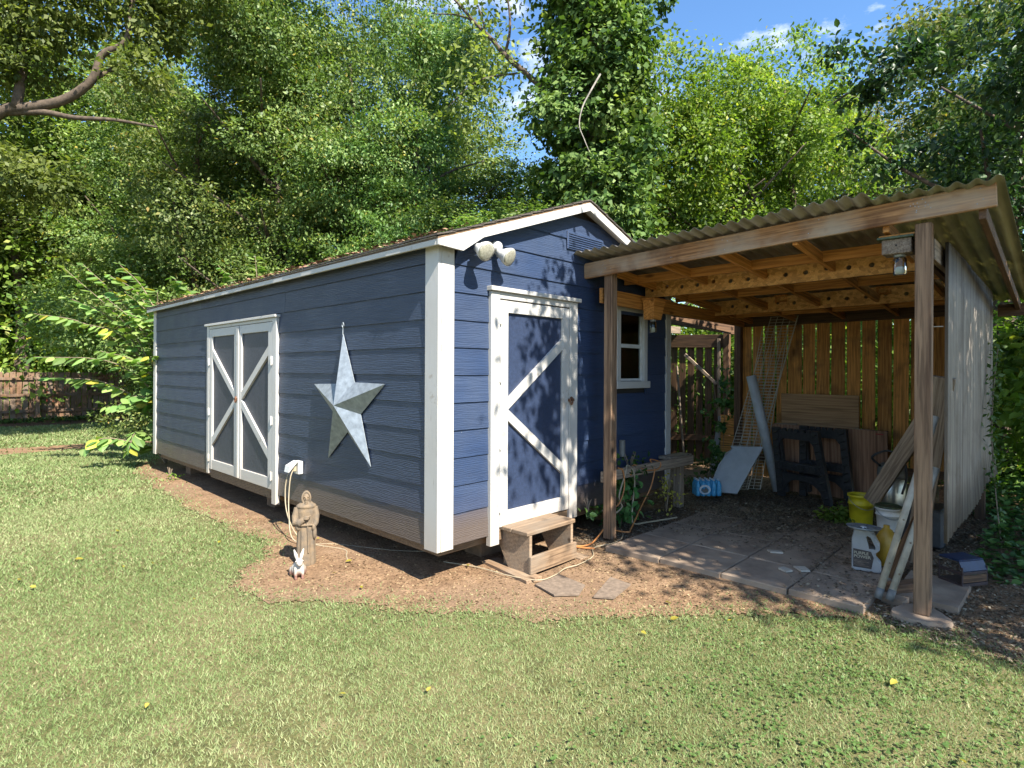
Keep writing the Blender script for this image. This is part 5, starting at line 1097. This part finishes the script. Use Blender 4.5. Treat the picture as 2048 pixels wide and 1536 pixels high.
VT = [((2.7, 16.6, 0), .3, (1.15, 1.15, 1.0), cA, 0, 'vine covered tree behind the far left end of the shed, above the big leaved shrub'),
      ((2.5, 13.2, 0), 1.2, (1.0, 1.0, 1.05), cB, 1, 'dense vine hung tree over the middle of the shed roof'),
      ((3.7, 11.0, 0), 2.5, (1.0, 1.0, 1.0), cA, 0, 'leafy vine hung tree just right of the middle of the shed roof'),
      ((4.9, 9.6, 0), 3.9, (1.0, 1.0, 1.15), cB, 1, 'tall vine hung tree left of the bright gap in the sky'),
      ((5.7, 8.1, 0), 5.0, (.85, .85, .95), cA, 0, 'vine hung tree bordering the cloudy sky gap'),
      ((5.7, 6.1, 0), .9, (.95, .95, .47), cB, None, 'low vine mound between the sky gap and the gable peak'),
      ((6.3, 4.6, 0), 2.2, (.9, .9, .42), cA, None, 'low vine mound directly behind the gable peak')]
VT += [((4.6, 13.8, 0), 4.4, (1.2, 1.2, 1.1), cA, None, 'vine draped tree in the second row behind the middle of the shed'),
       ((7.4, 10.4, 0), 1.1, (1.1, 1.1, 1.05), cB, None, 'vine draped tree in the second row left of the sky gap'), ((8.6, 8.0, 0), 3.1, (1.1, 1.1, .62), cA, None, 'low vine draped tree filling the foot of the sky gap')]
for k, (p, r, s, c, ti, l) in enumerate(VT): tree('vine_tree', p, r, s, tk[ti] if ti is not None else None, c, l, G1)
OT = [((-.2, 22.5, 0), 1.0, (1.6, 1.6, 1.35), 'broad tree at the far left rising over the fence'), ((-4.5, 23.5, 0), 2.0, (1.6, 1.6, 1.4), 'large tree at the extreme left edge'),
      ((3.9, 21.8, 0), 3.0, (1.5, 1.5, 1.35), 'tree further back behind the shed roof left end'), ((9.6, 14.5, 0), 1.5, (1.2, 1.2, 1.1), 'darker tree deep behind the middle of the woods')]
for p, r, s, l in OT: tree('oak_tree', p, r, s, tk[0], cC, l, 'broad leaved trees at the back')
for p, r, s, l in [((-6.0, 30, 0), .4, (1.5, 1.5, 1.0), 'distant tree beyond the left part of the fence'), ((.5, 28.5, 0), 1.4, (1.5, 1.5, .9), 'distant tree right above the left fence panel'), ((5.5, 25.5, 0), 2.4, (1.5, 1.5, 1.1), 'distant tree beyond the right part of the fence'), ((10, 21, 0), 5, (1.6, 1.6, 1.2), 'distant tree deep behind the shed')]:
    tree('oak_tree', p, r, s, tk[1], cC, l, 'trees beyond the far fence')
for p, r, s, l in [((9.4, 4.2, 0), 0, (1.0, 1.0, .95), 'yellow green tree right of the ivy column, nearest it'), ((10.9, 2.9, 0), 1.3, (1.0, 1.0, 1.06), 'yellow green tree in the middle of the bright group'), ((12.4, 1.6, 0), 2.6, (1.0, 1.0, 1.02), 'yellow green tree at the right of the bright group, over the carport roof'), ((16, 7.5, 0), 3.6, (1.4, 1.4, 1.0), 'bright tree further back behind the ivy column')]:
    tree('bright_tree', p, r, s, tk[0], cD, l, 'sunlit yellow green trees')
for p, r, s, l in [((27.5, 2.7, 0), 0, (1.25, 1.25, 1.0), 'tall pale stemmed tree with thin foliage against the sky'), ((25.5, -1.8, 0), 2, (1.2, 1.2, .9), 'thin pale tree partly hidden by the dark overhanging branches'), ((27.5, 7.0, 0), 4, (1.1, 1.1, .82), 'shorter pale tree behind the yellow green trees')]:
    tree('pale_tree', p, r, s, tkp, cE, l, 'tall pale trees in the distance')
for k, (p, s, l) in enumerate([((7.9, 1.4, 0), 1.0, 'bush seen through the gap beside the slatted screen'), ((8.9, .2, 0), 1.1, 'bush behind the left slats of the carport'), ((9.3, -1.2, 0), 1.1, 'bush behind the middle slats of the carport'), ((9.6, -2.6, 0), 1.15, 'bush behind the right slats of the carport'), ((11.5, -4.4, 0), 1.3, 'bush at the right edge beyond the metal side panel'), ((13, -1.8, 0), 1.9, 'large bush further back on the right'), ((12.5, 1.0, 0), 1.6, 'bush under the bright trees'), ((7.4, 3.6, 0), 1.2, 'bush behind the screen under the ivy column')]):
    tree('bush', p, k * 1.3, (s, s, s), None, cS, l, 'bushes behind the carport', 'bush')
for k, (x_, y_, s_) in enumerate([(-1.6, 24.8, 2.6), (.4, 25.6, 2.9), (2.3, 24.5, 2.5), (5.0, 24.0, 2.6)]):
    tree('bush', (x_, y_, 0), k * .9, (s_, s_, s_), None, cS, ['leafy bush over the grey neighbouring roof at the left edge', 'tall leafy bush behind the fence post left of the red chair', 'leafy bush behind the fence above the red chair', 'leafy bush behind the fence hidden by the large leaved shrub'][k], 'bushes behind the far fence', 'bush')
# ivy clad trunk
bl = [(0, 0, z, .95 + .25 * math.sin(z * 1.3), .95 + .2 * math.cos(z * 1.7), .9) for z in np.arange(.5, 13, .75)] + [(math.cos(q * 2.4) * (.9 + .25 * math.sin(q * 3.1)), math.sin(q * 2.4) * (.9 + .25 * math.sin(q * 3.1)), .4 + q * .33, .35 + .18 * math.sin(q * 1.9), .35 + .18 * math.sin(q * 1.9), .35) for q in range(34)] + [(.45 * math.cos(z * 2.3), .45 * math.sin(z * 2.3), z, .75, .75, .65) for z in np.arange(1, 12, .9)]
cI = crown_mesh('crown', bl, 80000, .105, M['ivy'], clump=.12, per=34, jitter=.35, droop=.8, aspect=.8, six=False, shell=.7)
limbs = [([(0, 0, 0), (.1, .05, 4), (0, 0, 8), (.1, 0, 13)], .30, .18), ([(-.5, .5, 6.6), (-1.12, 1.16, 7.4), (-1.28, 1.33, 7.67), (-1.5, 1.56, 7.99), (-1.8, 1.9, 8.5)], .055, .018), ([(-1.12, 1.16, 7.4), (-1.06, 1.10, 7.86), (-1.09, 1.13, 8.4), (-1.3, 1.2, 9.0)], .03, .01), ([(-1.28, 1.33, 7.67), (-1.6, 1.7, 8.1), (-2.0, 2.2, 8.2)], .025, .008), ([(-.9, 1.0, 7.1), (-1.5, 1.5, 6.9), (-2.0, 1.8, 6.3)], .02, .006), ([(-1.4, 1.4, 7.8), (-1.35, 1.6, 8.3), (-1.7, 1.8, 9.0)], .018, .006)]
it = tree('ivy_tree', (5.83, 2.82, 0), 0, (1, 1, 1), limb_mesh('trunk', limbs, M['bark']), cI, 'tall tree trunk completely wrapped in dark green ivy behind the gable')
V, Q, t_ = blob_leaves([(-1.3, 1.3, 7.2, .8, .8, .8), (-1.5, 1.5, 8.6, .8, .8, .7), (-1.7, 1.6, 6.3, .7, .7, .6), (-.2, -.9, 6.2, .3, .3, .8)], 1500, .11, clump=.3, per=12, shell=.1); place(bpy.data.objects.new('spray', np_mesh('spray', V, Q, t_, M['oak'])), it, W[it.name])
MB().tube(catmull([(4.84, 1.97, 6.39), (4.72, 2.08, 6.1), (4.64, 2.17, 5.86), (4.61, 2.21, 5.58), (4.66, 2.15, 5.35), (4.73, 2.09, 5.14)], 6), [.016 - .0004 * k for k in range(31)], 6).build('hanging_vine', M['palebark'], it)
# big oak limb at the far left
ol = limb_mesh('trunk', [([(-2.4, 12.2, -.1), (-2.5, 12.2, 2.5), (-2.35, 12.1, 4.8), (-1.9, 11.6, 6.2)], .34, .26), ([(-2.2, 12.0, 5.8), (-1.61, 11.27, 6.53), (-1.21, 10.86, 6.63), (-.75, 10.38, 6.78), (-.39, 10.0, 7.16), (-.26, 9.86, 7.64), (.04, 9.55, 7.88), (.12, 9.47, 8.5), (.2, 9.3, 9.3)], .12, .03), ([(-1.5, 11.2, 6.55), (-1.01, 10.65, 6.54), (-.62, 10.24, 6.44), (-.09, 9.69, 6.4), (.5, 9.2, 6.3)], .07, .02), ([(-1.4, 11.0, 6.6), (-1.3, 10.9, 7.5), (-1.35, 10.8, 8.3), (-1.0, 10.5, 9.2)], .09, .03), ([(-1.9, 11.6, 6.2), (-3, 11, 8), (-3.6, 10.5, 9.5)], .2, .06), ([(-.4, 10.0, 7.16), (.3, 10.1, 7.9), (1.0, 10.2, 8.8)], .05, .015)], M['bark'])
co = crown_mesh('crown', [(-1.7, 11.4, 8.3, .9, .9, .8), (-.9, 10.6, 8.5, .8, .8, .7), (-.2, 10.0, 9.0, .8, .8, .7), (-2.3, 11.6, 7.6, .9, .9, .7), (-1.2, 10.9, 7.5, .55, .55, .4), (.5, 9.8, 8.5, .7, .7, .5), (-2.0, 11.4, 5.6, .8, .8, .5), (-1.0, 11.2, 5.3, .7, .7, .45), (-2.6, 12, 4.6, .8, .8, .6), (.3, 9.4, 7.4, .4, .4, .35), (.9, 9.3, 9.3, .8, .8, .6), (-3.2, 10.8, 9.4, 1.2, 1.2, .8)], 30000, .115, M['oak'], clump=.2, per=45)
tree('oak_tree', (0, 0, 0), 0, (1, 1, 1), ol, co, 'big oak at the far left with a bare limb sweeping across blue sky')
# dark overhanging tree on the right
cl = limb_mesh('trunk', [([(7.6, -4.6, -.1), (7.1, -3.9, 1.6), (6.56, -2.99, 2.78), (6.11, -2.81, 3.52), (5.8, -2.75, 3.9), (5.5, -2.7, 4.4)], .08, .012), ([(7.3, -4.3, 0), (6.6, -4.9, 2.4), (5.2, -5.4, 4.2), (3.2, -5.4, 5.2), (1.8, -4.6, 5.4)], .11, .025), ([(6.11, -2.81, 3.52), (5.7, -2.0, 4.1), (5.3, -1.4, 4.7)], .035, .01), ([(5.2, -5.4, 4.2), (3.9, -4.2, 4.9), (2.2, -3.4, 5.3), (1.2, -2.8, 5.4)], .05, .012), ([(6.6, -4.9, 2.4), (6.8, -3.4, 4.2), (6.6, -2.2, 5.4)], .05, .015)], M['bark'])
blobs = [(5.4, -3.0, 4.7, .7, .5, .5), (5.9, -2.7, 4.0, .6, .4, .4), (6.6, -2.6, 4.2, .8, .6, .5), (5.8, -2.1, 4.4, .45, .4, .25), (6.4, -1.7, 3.9, .6, .4, .22), (4.9, -3.6, 5.3, .9, .8, .6), (4.2, -3.6, 5.0, .7, .6, .4), (6.9, -3.3, 3.4, .7, .5, .6), (6.9, -3.4, 5.2, 1, .8, .7),
         (3.6, -5.4, 4.9, 1.7, 1.6, .8), (2.0, -5.1, 5.1, 1.2, 1.4, .7), (5.2, -5.6, 4.7, 1.6, 1.5, .9), (3.2, -4.1, 5.3, .9, .8, .5), (7.0, -5.2, 4.6, 1.4, 1.4, 1.0), (2.2, -6.9, 5.0, 1.3, 1.2, .7), (4.4, -7.4, 5.0, 1.6, 1.3, .8), (1.8, -3.9, 5.6, .7, .6, .35)]
V1, Q1, T1 = blob_leaves(blobs, 36000, .085, clump=.15, per=34, droop=.5, aspect=.62, six=True, shell=.2)
V3, Q3, T3 = blob_leaves([(1.3, -6.5, 5.2, .75, 1.2, .4), (1.4, -7.9, 5.0, .8, 1.0, .4), (1.3, -5.3, 5.4, .7, .8, .35), (2.5, -6.4, 4.9, 1.2, 1.3, .5), (3.7, -6.5, 4.7, 1.3, 1.3, .5), (2.5, -7.9, 4.9, 1.2, 1.1, .5), (4.9, -6.5, 4.6, 1.3, 1.3, .5), (3.9, -7.9, 4.8, 1.2, 1.1, .5), (.9, -4.2, 5.6, .6, .6, .2)], 26000, .10, clump=.2, per=30, droop=.5, aspect=.62, six=True, shell=.1)
V2, Q2, T2 = blob_leaves([(4.75, -1.9, 5.05, .25, .3, .15), (4.45, -1.55, 5.3, .2, .2, .12), (5.0, -1.6, 4.85, .3, .3, .12), (5.35, -1.45, 4.6, .3, .2, .12), (1.1, -2.9, 5.3, .5, .5, .2), (.8, -3.6, 5.4, .4, .5, .2), (5.0, -2.1, 5.2, .3, .3, .2), (5.6, -1.7, 4.2, .4, .3, .15)], 2300, .08, clump=.10, per=22, droop=.3, aspect=.62, six=True, shell=.1)
# bring the two groups into one crown
crm = np_mesh('crown', np.concatenate([V1, V2, V3]), np.concatenate([Q1, Q2 + len(V1), Q3 + len(V1) + len(V2)]), np.concatenate([T1, T2, T3]), M['crape'])
tree('overhanging_tree', (0, 0, 0), 0, (1, 1, 1), cl, crm, 'dark leaved tree hanging over the carport from the right')
# dark trunk wrapped in creepers right of the side panel
tr2 = limb_mesh('trunk', [([(8.85, -2.6, -.1), (8.8, -2.65, 1.5), (8.9, -2.7, 3.5), (9.2, -3.0, 6)], .30, .16)], M['bark'])
c2 = crown_mesh('crown', [(8.85, -2.95, 1.9, .4, .4, .5), (8.9, -2.7, 3.4, .8, .8, .7), (8.6, -3.2, .3, .4, .4, .3), (9.2, -3.2, 5.0, 1.4, 1.4, 1.0), (9.0, -2.6, 6.3, 1.6, 1.6, 1.0)], 14000, .10, M['ivy'], clump=.18, per=40, six=True)
tree('creeper_tree', (0, 0, 0), 0, (1, 1, 1), tr2, c2, 'dark trunk with creepers to the right of the metal side panel')
# ground ivy bank and climbing creeper by the panel
n = 9000; x = rng.uniform(3.0, 9.5, n); y = rng.uniform(-4.8, -2.55, n); k = (x > 3.15 + .3 * np.sin(y * 5) + np.clip(-2.85 - y, 0, 1) * -.2) & ~((x < 5.5) & (y > -2.86)); x, y = x[k], y[k]
scatter('ground_ivy', 0, (x, y), gz(x, y) + rng.uniform(.02, .22, len(x)) * np.clip((x - 2.9) * .8, .1, 1), rng.uniform(.04, .085, len(x)), M['cover'], 'dark green ivy bank on the ground right of the metal side panel', 'ground ivy', aspect=.85, flat=.5, six=True)
vt = thing('climbing_creeper', (4.7, -2.95, 0), 'thin creeper climbing the outside of the metal side panel near its back edge', 'creeper')
stem = catmull([(4.2, -2.98, .05), (4.35, -2.92, .6), (4.3, -2.90, 1.1), (4.6, -2.89, 1.5), (4.9, -2.9, 1.9)], 10); MB().tube(stem, .006, 5).build('stem', M['twig'], vt)
P = np.array([stem[i % len(stem)] for i in rng.integers(0, len(stem), 260)]) + rng.normal(size=(260, 3)) * .03; V, Q, T = leaf_arrays(P, rng.uniform(.04, .08, 260), rng.normal(size=(260, 3)) + [0, -.6, -.1], rng.normal(size=(260, 3)) + [-.5, -.8, .5], .5, .2, rng.uniform(.4, .95, 260)); place(bpy.data.objects.new('leaves', np_mesh('leaves', V, Q, T, M['cover'])), vt, Matrix.Identity(4))
cr2 = crown_mesh('crown', [(6.2, -3.1, 1.75, .5, .3, .35), (5.9, -3.15, 1.25, .5, .3, .25), (6.6, -3.3, 1.0, .5, .4, .4), (6.6, -3.1, 2.0, .5, .4, .4)], 1500, .12, M['bright'], clump=.12, per=14, six=True, aspect=.75); tree('sapling', (0, 0, 0), 0, (1, 1, 1), limb_mesh('trunk', [([(6.5, -3.4, 0), (6.4, -3.2, .9), (6.2, -3.1, 1.9)], .012, .005), ([(6.5, -3.4, 0), (6.7, -3.3, 1.0), (6.6, -3.1, 2.1)], .012, .005)], M['twig']), cr2, 'bright leaved sapling against the back edge of the metal side panel', None, 'sapling')
# distant woodland
g = np.random.default_rng(5); bw = []
for k in range(70):
    a = R(43.9) + R(g.uniform(-52, 52)); d = g.uniform(34, 50); bw.append((CAM.x + d * math.cos(a), CAM.y + d * math.sin(a), g.uniform(0, 6), 3.2, 3.2, 2.6))
V, Q, T = blob_leaves(bw, 60000, .38, clump=.6, per=60); tag(place(bpy.data.objects.new('distant_woodland', np_mesh('distant_woodland', V, Q, T, M['oak'])), None, Matrix.Identity(4)), 'continuous far wood closing the view behind all the trees', 'woodland', kind='stuff')
n = 5000; x = rng.uniform(-8, 6, n); y = rng.normal(19.5, .25, n); scatter('fence_foot_plants', 0, (x, y), rng.uniform(0, .3, n) * (.4 + .6 * (x > 1.2)), rng.uniform(.05, .12, n), M['cover'], 'weeds and ivy growing along the foot of the far fence', 'weeds', flat=.8)

# ------------------------------------------------------------------ big leaved shrubs: each leaf an object
def bigleaf_mesh(mat, w=.8):
    V = []; F = []; n = 7
    prof = [0, .36, .46, .44, .34, .20, .0]
    for i in range(n):
        t = i / (n - 1); x = t; dz = -.22 * t * t
        V += [(x, -prof[i] * w, dz - .10 * prof[i]), (x, 0, dz + .02), (x, prof[i] * w, dz - .10 * prof[i])]
    for i in range(n - 1): b = 3 * i; F += [(b, b + 3, b + 4, b + 1), (b + 1, b + 4, b + 5, b + 2)]
    me = mesh_data('leaf', V, F, mat, False); me.validate(); at = me.attributes.new('tint', 'FLOAT', 'POINT'); 
    return me
lm = []
for tv in (.15, .45, .7, .9):
    me = bigleaf_mesh(M['bigleaf']); me.attributes['tint'].data.foreach_set('value', [tv] * len(me.vertices)); lm.append(me)
ylm = bigleaf_mesh(M['yleaf']); ylm.attributes['tint'].data.foreach_set('value', [.6] * len(ylm.vertices))
def bigshrub(base, stems, size, label, yellow=.05, seed=1, gap=.13):
    g = random.Random(seed); t = thing('large_leaved_shrub', base, label, 'shrub', 'large leaved shrubs')
    for s in stems:
        pts = catmull(s, 8); n = len(pts); MB().tube(pts, [.016 - .012 * i / (n - 1) for i in range(n)], 6).build('stem', M['twig'], t, True)
        L = 0; last = -9
        for i in range(1, n):
            L += (pts[i] - pts[i - 1]).length; f = i / (n - 1)
            if f < .30 or L - last < gap * g.uniform(.7, 1.2): continue
            last = L; d = (pts[i] - pts[i - 1]).normalized()
            for sd in (-1, 1):
                sidev = d.cross(Vector((0, 0, 1))).normalized() * sd; ax = (sidev + d * g.uniform(.2, .9) + Vector((g.uniform(-.2, .2), g.uniform(-.2, .2), g.uniform(-.35, .15)))).normalized()
                sc = size * g.uniform(.65, 1.15) * (1 - .35 * max(0, f - .75) * 4); me = ylm if g.random() < yellow * (1.6 - f) else g.choice(lm)
                st_ = pts[i] + ax * .03; m = Matrix.Translation(st_) @ frame((0, 0, 0), ax, (g.uniform(-.25, .25), g.uniform(-.25, .25), 1)) @ Matrix.Rotation(R(g.uniform(-5, 30)), 4, 'Y') @ Matrix.Rotation(R(g.uniform(-25, 25)), 4, 'X') @ Matrix.Scale(sc, 4)
                place(bpy.data.objects.new('leaf', me), t, m)
    return t
B = (.35, 8.0, 0)
bigshrub(B, [[B, (.25, 8.1, 1.2), (-.1, 8.3, 2.3), (-.96, 8.86, 3.35)], [B, (.3, 8.0, 1.3), (.0, 8.1, 2.3), (-.5, 8.4, 2.9)], [B, (.3, 7.9, 1.4), (.16, 7.75, 2.5), (.1, 7.6, 2.95)], [B, (.3, 8.0, 1.0), (-.36, 8.3, 1.75), (-1.35, 8.9, 1.85)], [B, (.3, 7.95, 1.1), (-.1, 7.9, 1.75), (-.6, 8.1, 1.95)], [B, (.2, 7.9, .9), (-.1, 7.8, 1.2), (-.4, 7.9, 1.05)],
             [B, (.25, 7.8, 1.2), (-.0, 7.5, 1.75), (-.12, 7.1, 1.85)], [B, (.3, 8.2, 1.4), (-.3, 8.7, 2.5), (-.9, 9.1, 2.9)], [B, (.3, 8.2, 1.8), (-.2, 8.5, 2.8), (-.75, 8.7, 3.45)], [B, (.35, 8.1, 1.9), (.0, 8.2, 2.9), (-.45, 8.3, 3.25)], [B, (.4, 8.0, 1.9), (.1, 8.3, 3.0), (-.2, 8.7, 3.5)], [B, (.3, 8.3, 1.5), (-.6, 8.9, 2.4), (-1.3, 9.4, 2.6)], [B, (.3, 8.1, 1.2), (-.2, 8.5, 2.2), (-.8, 8.7, 2.45)], [B, (.4, 8.0, 1.3), (.2, 8.0, 2.2), (-.2, 8.0, 2.6)], [B, (.3, 8.2, .8), (-.4, 8.6, 1.4), (-1.1, 9.2, 1.5)], [B, (.3, 8.1, .6), (.0, 8.3, 1.0), (-.4, 8.6, 1.0)], [B, (.4, 8.3, 1.5), (.3, 8.8, 2.6), (.0, 9.3, 3.1)], [B, (.2, 7.9, .3), (-.15, 7.75, .6), (-.3, 7.6, .35)], [B, (.1, 8.0, .3), (-.5, 8.1, .5), (-.8, 8.2, .35)]],   .235, 'sprawling shrub with large pale green leaves at the far left end of the shed', .10, 3, .045)
B = (2.0, 8.3, 0)
bigshrub(B, [[B, (2.0, 8.2, 1.8), (1.9, 8.0, 2.9), (1.3, 7.9, 3.25)], [B, (2.1, 8.2, 2), (2.2, 8.1, 3.1), (2.6, 7.9, 3.35)], [B, (2.0, 8.3, 2), (1.8, 8.5, 3.2), (1.4, 8.6, 3.7)], [B, (2.2, 8.3, 2), (2.5, 8.4, 3.2), (3.1, 8.2, 3.6)], [B, (1.8, 8.2, 1.6), (1.3, 8.1, 2.6), (.7, 8.0, 3.0)], [B, (2.1, 8.5, 2), (2.2, 8.7, 3.4), (2.2, 8.8, 4.0)], [B, (1.6, 8.3, 1.8), (1.0, 8.3, 2.9), (.5, 8.2, 3.3)]], .24, 'large leaved shrub rising behind the shed roof near its far end', .02, 5, .05)
# small plants
def plant(base, r, h, n, size, mat, label, cat='plant', name='weed_plant', seed=2):
    g = np.random.default_rng(seed); t = thing(name, base, label, cat)
    for k in range(6):
        a = g.uniform(0, 6.28); tip = (base[0] + r * .8 * math.cos(a) * g.uniform(.3, 1), base[1] + r * .8 * math.sin(a) * g.uniform(.3, 1), base[2] + h * g.uniform(.7, 1)); MB().tube([base, ((base[0] + tip[0]) / 2, (base[1] + tip[1]) / 2, base[2] + h * .55), tip], .004, 5).build('stem', M['twig'], t)
    V, Q, T = blob_leaves([(base[0], base[1], base[2] + h * .35, r, r, h * .4), (base[0], base[1], base[2] + h * .75, r * .6, r * .6, h * .25)], n, size, clump=.05, per=10, six=True, aspect=.65, shell=.3); place(bpy.data.objects.new('leaves', np_mesh('leaves', V, Q, T, M[mat])), t, Matrix.Identity(4))
plant((2.32, -.10, .06), .20, .62, 340, .075, 'ivy', 'bushy green plant with toothed leaves behind the left carport post under the rail', seed=1); plant((1.75, -.10, .3), .07, .14, 24, .06, 'cover', 'small green sprig left of the left carport post at the siding', seed=3)
plant((2.48, -.10, .60), .12, .22, 60, .06, 'ivy', 'leafy top growing above the low rail by the vent pipe', seed=9)
plant((3.15, -.16, .07), .10, .50, 120, .035, 'yleaf', 'dried flower stalk with shrivelled pinkish heads below the low rail', seed=4); plant((4.05, -1.70, .09), .22, .12, 420, .05, 'bright', 'fresh green weeds on the slab left of the yellow bucket', seed=5)
plant((4.75, .10, .09), .28, .35, 300, .06, 'ivy', 'dark creeping weeds behind the water pack', seed=6); plant((5.75, .35, .09), .30, 1.75, 420, .09, 'ivy', 'young tree seedling growing in front of the slatted screen', seed=7); plant((-.10, 6.15, 0), .07, .22, 26, .06, 'bright', 'small weed hanging in the shade under the far part of the shed', seed=8)
